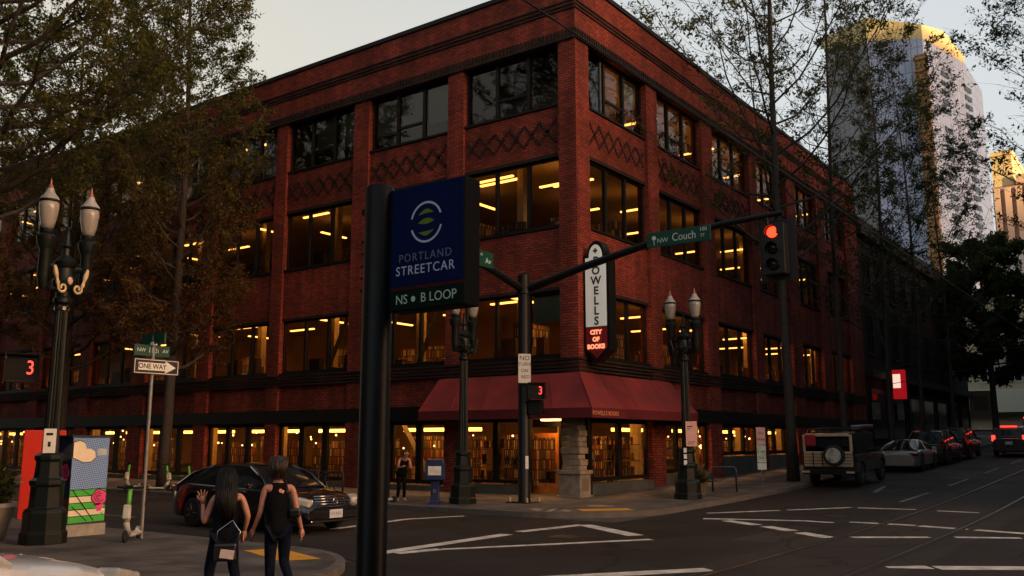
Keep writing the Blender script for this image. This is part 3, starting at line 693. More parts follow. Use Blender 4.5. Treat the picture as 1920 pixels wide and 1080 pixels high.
# cream building across the next street
cb = plain_block('cream_building', 'pale cream building beyond the next cross street behind the dark round tree', 126,160,14.6,60,2.5,19.5, M_crm, ('-x',), (9.4,14.2), 1.5,3.2,1.4, pm('white trim',(.5,.47,.4),.7))
b=MB(); b.box(124.6,126,14.6,60,5.6,8.4); b.build('pale_fascia', pm('pale fascia',(.5,.5,.42),.6,var=.06), cb)
b=MB(); b.box(124.8,126,14.6,60,5.25,5.598); b.build('awning', M_trimd, cb)
# the blocks across the two streets, beside and behind the camera
plain_block('brown_brick_building', 'brown brick block on the opposite side of the street with tracks', 30,215,-30,-2.6,-1,26, M_dk2, ('+y',), (3.0,7.0,11.0), 2.6,2.2,11.0, M_trimd)
plain_block('grey_concrete_building', 'grey concrete block to the left across the side street', -55,5.8,16.5,110,-1,23.0, pm('grey concrete wall',(.045,.045,.045),.9), ('+x','-y'), (3.2,7.4,11.6), 3.0,2.2,7.0, M_trimd)
plain_block('tan_brick_building', 'tan block on the corner behind the tram platform', -60,8.0,-45,-9.5,-1,13.0, M_dk2, ('+y','+x'), (3.2,7.4), 3.0,2.2,7.0, M_trimd)
# glass tower with a slanting bright crown
def curtain(name, c1, c2, bw, bh, rough=.25):
    m, nt, n, l, p = newmat(name); uv, sp = wallcoord(n, l)
    b = n.new('ShaderNodeTexBrick'); l.new(uv, b.inputs['Vector']); b.offset = 0
    b.inputs['Color1'].default_value=(*c1,1); b.inputs['Color2'].default_value=(*[v*.86 for v in c1],1); b.inputs['Mortar'].default_value=(*c2,1)
    b.inputs['Scale'].default_value=1; b.inputs['Brick Width'].default_value=bw; b.inputs['Row Height'].default_value=bh; b.inputs['Mortar Size'].default_value=.09; b.inputs['Mortar Smooth'].default_value=.2
    l.new(b.outputs['Color'], p.inputs['Base Color']); p.inputs['Roughness'].default_value=rough; p.inputs['Specular IOR Level'].default_value=.35
    return m
tw = thing('glass_tower', 'tall pale high rise tower with a golden slanting crown behind the bare trees', 'tower')
T1,T2,T3,T4,T5 = (245.3,70.8),(233.4,56.8),(233.1,43.5),(259.2,38.4),(279.3,37.6)
back = [(300,50),(290,76)]
poly = [T1,T2,T3,T4,T5]+back; topz = [110.5,104,101.2,102.3,101.0,101,110]
n_ = len(poly)
b = MB(); vs=[(x,y,0) for x,y in poly]+[(x,y,z) for (x,y),z in zip(poly,topz)]
b.add(vs,[(i,i+n_,(i+1)%n_+n_,(i+1)%n_) for i in range(n_)]+[tuple(range(n_,2*n_))]); b.build('shaft', curtain('pale curtain wall',(.36,.43,.62),(.15,.18,.25),1.6,3.1), tw)
cz = [113.3,110.6,104.9,104.4,103.2,103,112]; b=MB()
ct=[(T1,110.52,113.3),(T2,104.02,110.6),(T3,101.22,104.9),((246,40.9),101.7,107.4),(T4,102.32,104.6)]
for (p,a0,a1),(q,b0,b1) in zip(ct,ct[1:]):
    b.add([(*p,a0),(*q,b0),(*q,b1),(*p,a1),(p[0]+.8,p[1]+1.5,a0),(q[0]+.8,q[1]+1.5,b0),(q[0]+.8,q[1]+1.5,b1),(p[0]+.8,p[1]+1.5,a1)],[(0,3,2,1),(4,5,6,7),(3,7,6,2),(0,1,5,4)])
b.build('crown', pm('crown panels',(.58,.47,.22),.6,var=.05), tw)
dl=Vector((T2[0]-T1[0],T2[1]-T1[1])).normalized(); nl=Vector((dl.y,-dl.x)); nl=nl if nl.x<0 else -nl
q1=Vector(T1)+nl*.06; q2=Vector(T2)+nl*.06; MB().add([(q1.x,q1.y,0),(q2.x,q2.y,0),(q2.x,q2.y,104),(q1.x,q1.y,110.4),(q1.x-.01,q1.y+.05,0)],[(0,1,2,3)]).build('shaded_side', curtain('shaded side panels',(.13,.15,.20),(.07,.08,.10),1.6,3.1,.2), tw)  # left face given a darker colour in place of its shade
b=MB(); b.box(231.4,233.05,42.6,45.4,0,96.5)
b.build('bay', curtain('sunlit tint bay panels',(.30,.17,.07),(.05,.035,.02),3,3.1,.6), tw)  # gold of the sunlit strip is painted into the bay colour
for k in range(30): 
    z=95-3.1*k; MB().box(230.9,231.39,42.2,45.8,z,z+.35).build('balcony', pm('balcony slab',(.25,.16,.08),.7), tw)
dv = Vector((T4[0]-T3[0],T4[1]-T3[1])).normalized()
for cpos in (12.0,27.0):
    for k in range(26):
        if (k*7+int(cpos))%11==3: continue
        z=95-2.5*k; c=Vector(T3)+dv*cpos; ang=math.atan2(dv.y,dv.x)
        MB().rbox((c.x,c.y-.05,z),(4.4,.3,1.25),rz=ang).build('window', M_darkglass, tw)
# rose and gold tower beyond
rt = thing('stone_tower', 'orange sunlit striped office tower at the right edge beyond the pale high rise', 'tower')
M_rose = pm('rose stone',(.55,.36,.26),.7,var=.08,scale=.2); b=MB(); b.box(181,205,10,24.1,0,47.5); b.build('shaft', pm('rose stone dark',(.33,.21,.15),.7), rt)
for k in range(5):
    y=23.6-k*1.75; MB().box(180.2,180.99,y-.75,y+.25,0,47).build('pilaster', M_rose, rt)
b=MB(); b.box(180.4,205,9,20.2,47.52,49.2); b.build('cornice', M_rose, rt)
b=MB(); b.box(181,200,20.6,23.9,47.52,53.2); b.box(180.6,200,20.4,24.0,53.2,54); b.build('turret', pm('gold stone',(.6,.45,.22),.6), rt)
wb = plain_block('white_cornice_building', 'low white building with a row of small windows below the orange tower', 168,178,5,23,2.0,33.0, pm('white stone',(.42,.42,.40),.8), ('-x',), (30.0,25.0,20.0), 1.0,1.6,.7, pm('white stone trim',(.48,.48,.45),.8))

# ------------------------------------------------------------------ trees
def npmesh(name, V, F, m, parent):
    me = bpy.data.meshes.new(name); nv=len(V); nf=len(F)
    me.vertices.add(nv); me.vertices.foreach_set('co', np.asarray(V,dtype=np.float32).ravel())
    me.loops.add(nf*4); me.loops.foreach_set('vertex_index', np.asarray(F,dtype=np.int32).ravel())
    me.polygons.add(nf); me.polygons.foreach_set('loop_start', np.arange(nf,dtype=np.int32)*4); me.polygons.foreach_set('loop_total', np.full(nf,4,dtype=np.int32))
    me.update(); me.validate(); me.materials.append(m)
    o = bpy.data.objects.new(name, me); COL.objects.link(o); o.parent = parent; return o
def tree(name, label, base, H, z0, rad, r0, nlimb, nleaf, leaf, lm, steep=1.1, seed=1, cone=.5, droop=0.0, lean=(0,0), twig=1.0, group=None, clump=.55, rise=1.0):
    rg = np.random.default_rng(seed); root = thing(name, label, 'tree', base, 0, group)
    tr = MB(); pts=[]; n=14
    for i in range(n+1):
        t=i/n; pts.append(np.array([lean[0]*t+.12*math.sin(3*t+seed)*t*2, lean[1]*t+.12*math.cos(4*t+seed)*t*2, H*t]))
    rads=[r0*(1.35 if i==0 else 1)*(1-.93*i/n)**.8+.012 for i in range(n+1)]
    tr.tube(pts, rads, 9)
    def at_t(t):
        f_=t*n; i=min(int(f_),n-1); return pts[i]*(1-(f_-i))+pts[i+1]*(f_-i)
    tips=[]; br=MB()
    for k in range(nlimb):
        t=(z0/H)+(1-z0/H)*(k+.3)/nlimb*.93
        p=at_t(t); az=k*2.4+rg.uniform(-.5,.5); tt=(t-z0/H)/(1-z0/H)
        L=rad*(1.0-cone*tt)*(.75+.4*rg.random())*(1.0 if tt>.08 else .8); ez=rise*math.sin(steep)*L*(1-.35*(tt<.2)); 
        d=np.array([math.cos(az),math.sin(az),0.0]); path=[]
        m_=6
        for i in range(m_+1):
            s_=i/m_; path.append(p+d*L*(s_**.8)+np.array([rg.normal()*.06*L*s_*.5,rg.normal()*.06*L*s_*.5, ez*(s_**1.35)-droop*L*s_*s_]))
        rl_=r0*.34*(1-tt*.7); br.tube(path,[max(.01,rl_*(1-.9*i/m_)) for i in range(m_+1)],5,cap=False)
        ns=int(7*twig)+2
        for j in range(ns):
            s_=.2+.8*(j+rg.random())/ns; f_=s_*m_; i=min(int(f_),m_-1); q=path[i]*(1-(f_-i))+path[i+1]*(f_-i)
            l2=L*.42*(1.15-.6*s_); a2=az+rg.uniform(-1.5,1.5); e2=rg.uniform(.1,1.0)*steep-droop*.8
            d2=np.array([math.cos(a2)*math.cos(e2),math.sin(a2)*math.cos(e2),math.sin(e2)])
            sp=[q, q+d2*l2*.5+rg.normal(size=3)*.05*l2, q+d2*l2+np.array([0,0,l2*.12])+rg.normal(size=3)*.08*l2]
            br.tube(sp,[max(.008,rl_*.3),.011,.005],3,cap=False)
            for u in range(int(5*twig)):
                v=.25+.75*rg.random(); b0=sp[0]*(1-v)+sp[2]*v; a3=a2+rg.uniform(-1.6,1.6); e3=rg.uniform(-.3,1.1)
                d3=np.array([math.cos(a3)*math.cos(e3),math.sin(a3)*math.cos(e3),math.sin(e3)]); l3=l2*rg.uniform(.25,.55)
                br.tube([b0,b0+d3*l3],[.007,.003],3,cap=False); tips.append((b0,b0+d3*l3))
    trunk=tr.build('trunk', M_bark, root, smooth=True)
    br.build('limbs', M_bark, root)
    A=np.array([t[0] for t in tips]); B=np.array([t[1] for t in tips])
    # some twigs carry many leaves, some few: clumps and gaps
    wgt=rg.gamma(clump,1,len(A)); wgt/=wgt.sum(); idx=rg.choice(len(A),nleaf,p=wgt)
    v=rg.random((nleaf,1))*.95+.1; c=A[idx]*(1-v)+B[idx]*v+rg.normal(size=(nleaf,3))*leaf*1.1
    nrm=rg.normal(size=(nleaf,3)); nrm/=np.linalg.norm(nrm,axis=1,keepdims=True)
    t1=np.cross(nrm,rg.normal(size=(nleaf,3))); t1/=np.linalg.norm(t1,axis=1,keepdims=True); t2=np.cross(nrm,t1)
    sz=leaf*(.55+.75*rg.random((nleaf,1)))
    V=np.stack([c-t1*sz,c+t2*sz*.42+nrm*sz*.12,c+t1*sz,c-t2*sz*.42+nrm*sz*.12],1).reshape(-1,3); F=np.arange(nleaf*4).reshape(-1,4)
    npmesh('crown', V, F, lm, root)
    return root
L_green = leafmat('spring leaves',(.055,.065,.02),(.13,.125,.035),.45)
L_bronze = leafmat('bronze leaves',(.075,.042,.018),(.17,.095,.034),.45,(.10,.105,.032))
L_dark = leafmat('dark leaves',(.018,.030,.010),(.045,.06,.018),.25)
L_grey = leafmat('dark spring leaves',(.03,.04,.014),(.06,.07,.025),.35)
GT='street trees along the bookstore'
tree('street_tree','tall tree with bronze leaves whose trunk stands behind the one way sign',(22.4,34.0,.15),23,4.8,3.3,.22,56,52000,.08,L_bronze,1.0,1,.2,.05,group=GT,twig=1.6,clump=1.6,rise=1.5)
tree('street_tree','bronze leaved tree second from the bookstore corner down the left street',(22.4,42.5,.15),22,5.2,5.0,.24,52,60000,.09,L_bronze,1.0,2,.25,.05,group=GT,twig=1.5,clump=1.6,rise=1.5)
tree('street_tree','tall green leaved tree at the upper left rising behind the twin lamp',(11.2,26.6,.15),25,8.0,6.0,.28,64,100000,.075,L_green,.95,4,.25,.0,group=GT,twig=1.7,clump=1.5,rise=1.3)
tree('street_tree','tall upright tree with the dark trunk behind the boxy off road vehicle',(37.4,13.1,.5),29,9.0,7.4,.20,40,22000,.095,L_green,1.1,11,.3,0,group=GT,twig=1.4,rise=1.45)
tree('street_tree','slender tree second uphill along the right pavement',(45.2,13.2,.75),27,7.0,5.8,.14,34,12000,.095,L_grey,1.2,12,.35,0,group=GT,twig=1.1,rise=1.45)
tree('street_tree','slender tree third uphill along the right pavement, before the pale tower',(53.5,13.1,1.0),25,6.0,5.4,.13,30,10000,.095,L_grey,1.2,13,.35,0,group=GT,twig=1.1,rise=1.45)
tree('street_tree','bare stemmed tree fourth uphill in front of the dark neighbour',(61.5,13.2,1.3),24,5.5,5.0,.12,28,8500,.095,L_grey,1.2,14,.35,0,group=GT,twig=1.1,rise=1.45)
tree('street_tree','bare stemmed tree farthest uphill before the round dark tree',(70.5,13.1,1.6),22,5.5,4.6,.12,26,8000,.095,L_grey,1.15,15,.35,0,group=GT,twig=1.2,rise=1.45)
tree('round_tree','dense dark round leafy tree near the tail lights at the far right',(89,13.2,2.2),17.5,4.6,4.5,.28,34,40000,.22,L_dark,.6,16,.45,.05)
tree('leaning_tree','loose leafy branches reaching in at the upper right edge',(47.5,1.2,.9),22,8.0,6.6,.2,30,14000,.10,L_grey,.8,17,.3,0,twig=1.3)

# ------------------------------------------------------------------ street furniture
M_lampglass, nt_, n_, l_, p_ = newmat('frosted lamp glass')
p_.inputs['Base Color'].default_value=(.46,.42,.37,1); p_.inputs['Roughness'].default_value=.25; p_.inputs['Subsurface Weight'].default_value=.0; p_.inputs['Transmission Weight'].default_value=.35; p_.inputs['Coat Weight'].default_value=.3
M_cap = pm('silver lamp cap',(.40,.38,.36),.45,.3)
M_fin = pm('copper finial',(.35,.12,.08),.4,.5)
def twin_lamp(label, loc, rz, scroll):
    t = thing('twin_street_lamp', label, 'street lamp', loc, rz, 'twin acorn street lamps')
    b=MB(); b.lathe([(.50,0),(.50,.22),(.46,.26),(.46,.62),(.42,.68),(.36,.72),(.34,1.12),(.38,1.16),(.38,1.24),(.30,1.30),(.27,1.62),(.31,1.66),(.31,1.74),(.22,1.80)],8,ph=R(22.5)); b.build('base',M_green,t,bevel=.012)
    b=MB(); n=16; prof=[(.185,1.78),(.17,2.2),(.155,3.2),(.14,4.9)]
    o=len(b.v)
    for r,z in prof:
        for j in range(2*n):
            a=math.pi*j/n; q=r*(1.0 if j%2 else .88); b.v.append((q*math.cos(a),q*math.sin(a),z))
    for i in range(len(prof)-1):
        for j in range(2*n):
            a=o+i*2*n+j; c=o+i*2*n+(j+1)%(2*n); b.f.append((a,c,c+2*n,a+2*n))
    b.build('shaft',M_green,t)
    b=MB(); b.lathe([(.15,4.85),(.2,4.9),(.2,4.98),(.16,5.02),(.16,5.12),(.24,5.2),(.27,5.34),(.2,5.44),(.18,5.62),(.24,5.68),(.26,5.76),(.17,5.84),(.1,5.9),(.08,6.05),(.12,6.1),(.07,6.2),(.04,6.42),(.055,6.47),(.01,6.55)],14); b.build('capital',M_green,t,autos=40)
    if scroll:
        b=MB(); b.lathe([(.17,4.73),(.175,4.8)],16); b.build('metal_band',M_chrome,t)
    for s in (-1,1):
        a=MB(); a.tube([(s*.1,0,5.2),(s*.3,0,5.16),(s*.46,0,5.3),(s*.5,0,5.55)],[.07,.055,.055,.07],8)
        a.tube([(s*.12,0,5.62),(s*.5,0,5.66)],[.07,.06],8)
        a.lathe([(.05,5.12),(.10,5.2),(.12,5.34),(.14,5.4),(.13,5.95),(.16,6.02),(.20,6.1),(.22,6.24),(.15,6.3),(.17,6.34),(.17,6.4)],14,(s*.5,0,0)); a.build('arm',M_green,t,autos=40)
        q=MB(); q.lathe([(.12,6.40),(.155,6.5),(.195,6.68),(.22,6.86),(.215,6.98)],16,(s*.5,0,0)); q.build('globe',M_lampglass,t,smooth=True)
        q=MB(); q.lathe([(.228,6.975),(.235,7.0),(.228,7.03)],16,(s*.5,0,0)); q.build('rim',M_green,t,smooth=True)
        q=MB(); q.lathe([(.222,7.03),(.195,7.08),(.13,7.15),(.10,7.2),(.075,7.28)],16,(s*.5,0,0)); cp=q.build('lamp_cap',M_cap,t,autos=50)
        q=MB(); q.lathe([(.075,7.28),(.05,7.34),(.02,7.38),(.028,7.41),(.004,7.5)],10,(s*.5,0,0)); q.build('finial',M_fin,cp,smooth=True)
        sc=MB(); pts=[]
        for k in range(22):
            u=k/21
            if u<.45: v=u/.45; pts.append((s*(.40-.12*v),-.29,5.62-.42*v))
            else: v=(u-.45)/.55; an=R(0-330*v)*1.25; r_=.11*(1-.72*v); pts.append((s*(.18+r_*math.cos(an)),-.29,5.18+r_*math.sin(an)))
        sc.tube(pts,[.012+.028*abs(math.sin(k*.5))*(k<9)+.016 for k in range(22)],6)
        sc.build('scroll',M_gold if scroll else M_green,t,smooth=True)
    if scroll: MB().ball((0,-.27,5.34),.07,10,6,(1,.4,1.25)).build('boss',pm('pink boss',(.55,.36,.30),.5),t,smooth=True)
    else: MB().ball((0,-.27,5.34),.06,10,6,(1,.4,1.25)).build('boss',M_green,t,smooth=True)
    return t
lampL = twin_lamp('black twin lamp with pale gold scrolls beside the painted utility cabinet',(9.42,18.15,.15),0,True); lampL.scale=(.86,.86,.965)
lampC = twin_lamp('black twin lamp partly hidden by the blue tram stop sign',(22.75,18.5,.15),0,False); lampC.scale=(.9,.9,.93)
lampR = twin_lamp('black twin lamp on the right kerb carrying a pink parking notice',(27.98,13.3,.22),R(-90),False); lampR.scale=(.9,.9,.93)
# stickers and notices on the lamps
def plate(name, parent, x0,x1,z0,z1,y,m,th=.012):
    return MB().box(x0,x1,y-th,y,z0,z1).build(name,m,parent)
nt = thing('parking_notice','pale pink square parking notice strapped to the right twin lamp','notice',(27.95,13.15,0),R(-60))
plate('board',nt,-.16,.20,1.95,2.75,-.24,pm('pink notice',(.75,.42,.36),.5,var=.06)); plate('print',nt,-.11,.06,2.57,2.6,-.2535,M_black,.003); plate('print',nt,-.11,.0,2.5,2.52,-.2535,M_black,.003); plate('print',nt,-.08,.12,2.08,2.1,-.2535,M_black,.003); plate('print',nt,-.1,.1,2.02,2.035,-.2535,M_black,.003)
st_ = thing('sticker','small white sticker stack low on the right twin lamp','sticker',(27.95,13.2,0),R(-60))
for k in range(3): plate('label',st_,-.20,-.10,1.35+.2*k,1.5+.2*k,-.235,M_white)
st_ = thing('sticker','white sticker on the shaft of the left twin lamp','sticker',(9.42,18.15,0),R(-28)); plate('label',st_,-.13,.09,1.88,2.35,-.205,M_white); plate('print',st_,-.05,.0,2.0,2.1,-.219,M_black,.002); plate('print',st_,-.09,.03,2.22,2.27,-.219,M_black,.002)

# tram stop sign close to the camera
ts = thing('tram_stop_sign','large navy PORTLAND STREETCAR sign on a thick black pole in the foreground','sign',(3.1,3.055,0),R(-90))
b=MB(); b.lathe([(.071,.15),(.071,3.31),(.064,3.322),(.0,3.325)],28); b.build('pole',pm('black powder coat',(.005,.0055,.0055),.42,var=.25,scale=5,spec=.22),ts,autos=40)
b=MB(); b.box(.066,.53,-.0,.115,2.70,3.292); b.build('cabinet',pm('sign cabinet black',(.003,.004,.007),.6,spec=.15),ts,bevel=.006)
M_navy=pm('navy sign face',(.002,.010,.070),.6,var=.12,scale=4,spec=.12)
plate('navy_face',ts,.09,.525,2.815,3.286,.0,M_navy,.003); plate('red_stripe',ts,.09,.525,2.795,2.813,.0,pm('maroon stripe',(.06,.012,.012),.6,spec=.15),.003); plate('green_face',ts,.09,.525,2.706,2.793,.0,pm('black green face',(.003,.016,.009),.6,spec=.12),.003)
M_lav=pm('lavender lettering',(.72,.74,.92),.5,var=.03); M_gl=pm('grey blue lettering',(.24,.26,.38),.5,var=.03); M_lg=pm('pale green lettering',(.66,.82,.62),.5,var=.03); M_leafg=pm('leaf green',(.16,.26,.02),.5,var=.04)
text('lettering','PORTLAND',.056,M_gl,ts,.30,-.0045,2.945,sx=.98,ext=.0006,bold=-.0006,sp=1.2); text('lettering','STREETCAR',.062,M_lav,ts,.30,-.0045,2.885,sx=1.0,ext=.0006,sp=1.14)
text('lettering','NS',.062,M_lg,ts,.16,-.0045,2.75,ext=.0006); text('lettering','B LOOP',.062,M_lg,ts,.385,-.0045,2.75,ext=.0006)
MB().lathe([(.0135,-.004),(.0135,-.0032)],16,(.232,0,2.75),'Y').build('dot',M_lg,ts)
def ring(cx,cz,r0,r1,a0,a1,y0,y1,n=24):
    b=MB()
    for k in range(n):
        t0,t1=R(a0+(a1-a0)*k/n),R(a0+(a1-a0)*(k+1)/n)
        b.prism([(cx+r0*math.cos(t0),cz+r0*math.sin(t0)),(cx+r1*math.cos(t0),cz+r1*math.sin(t0)),(cx+r1*math.cos(t1),cz+r1*math.sin(t1)),(cx+r0*math.cos(t1),cz+r0*math.sin(t1))],y0,y1)
    return b
cx_,cz_=.305,3.105
ring(cx_,cz_,.088,.098,20,165,-.0045,-.003).build('arc',M_lav,ts); ring(cx_,cz_,.088,.098,198,345,-.0045,-.003).build('arc',M_lav,ts)
def lens(zc,w,h,up,dn):
    pts=[(cx_-w+2*w*k/14, zc+up*math.sin(math.pi*k/14)+h*(k/14-.5)) for k in range(15)]+[(cx_+w-2*w*k/14, zc-dn*math.sin(math.pi*k/14)+h*(.5-k/14)) for k in range(15)]
    return MB().prism(pts,-.0045,-.003).build('leaf',M_leafg,ts)
lens(3.143,.047,.004,.024,-.003); lens(3.105,.050,.004,.018,.010); lens(3.062,.047,.004,-.002,.022)
b=MB()
for z in (3.19,3.05,2.99,2.93,2.87,2.81): b.box(-.10,-.066,-.02,.02,z,z+(.03 if z>3.1 else .012))
b.build('strap_bracket',M_black,ts)

# signal mast on the far corner
sm = thing('signal_mast','black traffic signal mast with two arms on the bookstore corner','signal mast',(24.15,17.13,.15))
b=MB(); b.lathe([(.22,0.08),(.2,.12),(.195,7.35),(.12,7.42),(0,7.44)],16); b.build('pole',M_black,sm,autos=40)
b=MB(); b.box(-.42,.42,-.42,.42,-.02,.08); b.build('foot_plate',M_black,sm)
for sx in (-1,1):
    for sy in (-1,1): MB().lathe([(.05,.08),(.05,.2),(.0,.24)],8,(sx*.33,sy*.33,0)).build('bolt_cap',pm('galvanised cap',(.35,.3,.25),.5,.6),sm)
b=MB(); b.tube([(0,0,6.85),(0,-2.2,7.35),(0,-4.6,7.82),(0,-7.0,8.1),(0,-8.75,8.17)],[.14,.125,.11,.09,.07],10); b.lathe([(.26,6.72),(.26,7.0)],12); b.build('arm',M_black,sm,autos=40)
b=MB(); b.tube([(0,0,6.85),(-1.2,0,7.15),(-3,0,7.55),(-5.0,0,7.8)],[.14,.125,.11,.09],10); b.build('arm',M_black,sm,autos=40)
b=MB(); b.tube([(-.02,-7.3,8.1),(-.02,-7.3,8.32)],.015,6); b.tube([(-.02,-8.3,7.9),(-.02,-8.3,8.25)],.04,6); b.build('clamp',M_black,sm)
M_sgreen=pm('street sign green',(.004,.055,.038),.4,var=.05); M_slet=pm('street sign lettering',(.55,.62,.58),.4,var=.04)
ns = thing('street_name_sign','long green NW Couch St street sign hanging on the mast arm','street sign',(24.0,11.48,0),R(-90))
MB().box(-1.02,1.02,0,.05,7.80,8.26).build('panel',M_sgreen,ns,bevel=.01)
text('lettering','NW',.20,M_slet,ns,-.50,-.004,7.98); text('lettering','Couch',.34,M_slet,ns,.19,-.004,8.02,sx=.84); text('lettering','100',.16,M_slet,ns,.80,-.004,8.15); text('lettering','ST',.13,M_slet,ns,.78,-.004,7.97)
ring(-.78,8.08,.0,.07,0,360,-.004,-.001,10).build('rose_emblem',M_slet,ns); MB().box(-.79,-.77,-.004,-.001,7.87,8.0).build('rose_stem',M_slet,ns)
ns.rotation_euler[1]=0
ns2 = thing('street_name_sign','small green street sign end showing Av behind the tram stop sign','street sign',(21.6,17.0,0),0)
MB().box(-1.0,.72,0,.05,7.42,7.92).build('panel',M_sgreen,ns2,bevel=.01); text('lettering','Av',.26,M_slet,ns2,.45,-.004,7.62); text('lettering','th',.13,M_slet,ns2,.12,-.004,7.8)
tl = thing('traffic_light','black traffic light showing red at the end of the mast arm','traffic light',(24.1,8.75,0),R(-90))
MB().box(-.30,.34,.12,.5,6.65,8.08).build('housing',pm('traffic light black',(.006,.006,.006),.5),tl,bevel=.02)
b=MB(); b.box(-.5,.54,.5,.52,6.5,8.25); b.build('backplate',pm('traffic light black',(.006,.006,.006),.5),tl)
M_red=emit('red lamp',(1.0,.035,.012),1.5,(.3,.01,.01)); M_off=pm('unlit lens',(.02,.012,.01),.25)
for k,z in enumerate((7.83,7.36,6.90)):
    b=MB(); b.lathe([(.0,.03),(.09,.045),(.16,.115)],20,(.02,0,z),'Y'); b.build('red_lens' if k==0 else 'lens', M_red if k==0 else M_off, tl, smooth=True)
    b=MB(); n=14
    for j in range(n):
        a0,a1=R(-25+230*j/n),R(-25+230*(j+1)/n); b.add([(.02+.175*math.cos(a),y,z+.175*math.sin(a)) for a in (a0,a1) for y in (-.06,.12)],[(0,1,3,2)])
    b.build('visor',M_black,tl)
nr = thing('no_turn_sign','white NO TURN ON RED sign on the signal mast','sign',(23.9,16.93,0),R(-50))
plate('panel',nr,-.20,.20,3.95,4.88,.0,pm('white sign sheet',(.62,.60,.54),.5,var=.05)); 
for k,t_ in enumerate(('NO','TURN','ON','RED')): text('lettering',t_,.21 if k==0 else .15,M_black,nr,0 if k!=3 else .03,-.0135,4.74-.2*k,ext=.001)
def ped(label, loc, rz, s=1.0):
    p = thing('pedestrian_signal',label,'pedestrian signal',loc,rz,'pedestrian countdown signals')
    MB().box(-.26*s,.26*s,.0,.28*s,.0,.5*s).build('housing',pm('traffic light black',(.006,.006,.006),.5),p,bevel=.015)
    b=MB(); b.box(-.29*s,.29*s,-.16*s,.0,.5*s,.515*s); b.box(-.29*s,-.265*s,-.16*s,0,.0,.5*s); b.box(.265*s,.29*s,-.16*s,0,.0,.5*s); b.build('visor',M_black,p)
    MB().box(-.23*s,.23*s,-.012,-.001,.04*s,.47*s).build('face',pm('signal face',(.004,.004,.004),.3),p)
    text('digit','3',.36*s,emit('red digit',(1.0,.05,.03),1.0,(.3,.02,.01)),p,.13*s,-.016,.255*s,sx=.8,ext=.002)
    return p
pd = ped('pedestrian signal with red countdown 3 on the signal mast beside the awning',(24.2,16.68,3.45),R(-48))
MB().box(-.3,-.2,.1,.22,.2,.32).build('bracket',M_black,pd)
pb = thing('signal_box','black blank signal housing hanging under the countdown on the mast','signal',(24.2,16.72,2.95),R(-75)); MB().box(-.22,.22,-.12,.2,0,.46).build('housing',M_black,pb,bevel=.02); MB().box(-.24,.24,-.3,-.121,.44,.46).build('visor',M_black,pb)
mb_ = thing('sticker','small white push button plate on the signal mast','push button',(24.15,17.13,0),R(-50)); plate('label',mb_,.02,.12,1.25,1.65,-.2,M_white)
# far left post and signal
lp = thing('signal_post','dark signal post cut by the left picture edge','post',(8.55,19.35,.15)); MB().lathe([(.13,0),(.11,.1),(.10,4.35),(.11,4.42),(.02,4.5)],12).build('pole',M_black,lp,autos=40)
pd2 = ped('large pedestrian signal with dotted red countdown 3 at the left edge',(9.1,18.9,3.28),R(-26),1.12)
MB().tube([(-.58,.2,.45),(-.3,.15,.5)],.03,6).build('bracket',M_black,pd2)
# one way post
ow = thing('one_way_sign','grey post with black and white ONE WAY arrow sign and green street names','sign',(11.06,17.42,.15))
MB().lathe([(.036,0),(.036,4.15),(.0,4.16)],10).build('post',pm('galvanised post',(.28,.27,.25),.5,.5,var=.2,scale=10),ow,autos=40)
x=.07; M_owk=pm('sign black',(.012,.012,.012),.4)
MB().box(x-.53,x+.53,-.05,-.04,3.34,3.66).build('sign_panel',M_owk,ow,bevel=.003)
b=MB()
for q in ((-.51,.51,3.355,3.368),(-.51,.51,3.632,3.645),(-.51,-.497,3.37,3.63),(.497,.51,3.37,3.63)): b.box(x+q[0],x+q[1],-.0535,-.0505,q[2],q[3])
b.build('border',M_white,ow)
MB().prism([(x-.42,3.42),(x+.20,3.42),(x+.20,3.37),(x+.45,3.50),(x+.20,3.63),(x+.20,3.58),(x-.42,3.58)],-.0535,-.0505).build('arrow',M_white,ow)
text('lettering','ONE WAY',.145,M_owk,ow,x-.10,-.0545,3.50,sx=.95,ext=.0005,bold=.003)
MB().box(x-.52,x+.30,-.02,.02,3.72,3.95).build('name_panel',M_sgreen,ow); text('lettering','NW',.11,M_slet,ow,x-.36,-.0225,3.835,ext=.001); text('lettering','11th',.17,M_slet,ow,x-.08,-.0225,3.84,ext=.001,sx=.8); text('lettering','AV',.11,M_slet,ow,x+.2,-.0225,3.835,ext=.001)
MB().box(x-.1,x-.06,-.42,.42,3.98,4.2).build('cross_panel',M_sgreen,ow); MB().box(x-.12,x-.02,-.05,.05,3.95,4.02).build('bracket',M_white,ow)
# parking signs
ps = thing('parking_sign','stack of white and green parking signs on a thin post beside the tree','parking sign',(34.4,13.25,.36),R(-55))
MB().lathe([(.03,0),(.03,2.25),(0,2.26)],8).build('post',M_alloy,ps)
plate('pink_panel',ps,-.17,.17,1.62,2.28,-.035,pm('pink notice',(.75,.42,.36),.5,var=.06)); plate('green_panel',ps,-.17,.17,.95,1.6,-.035,pm('mint notice',(.55,.62,.50),.5)); plate('white_panel',ps,-.17,.17,.68,.93,-.035,M_white)
for z,s_ in ((2.05,'NO'),(1.82,'PARK'),(1.35,'2 HR'),(1.12,'9-6')): text('lettering',s_,.14,M_black,ps,0,-.049,z,ext=.001)
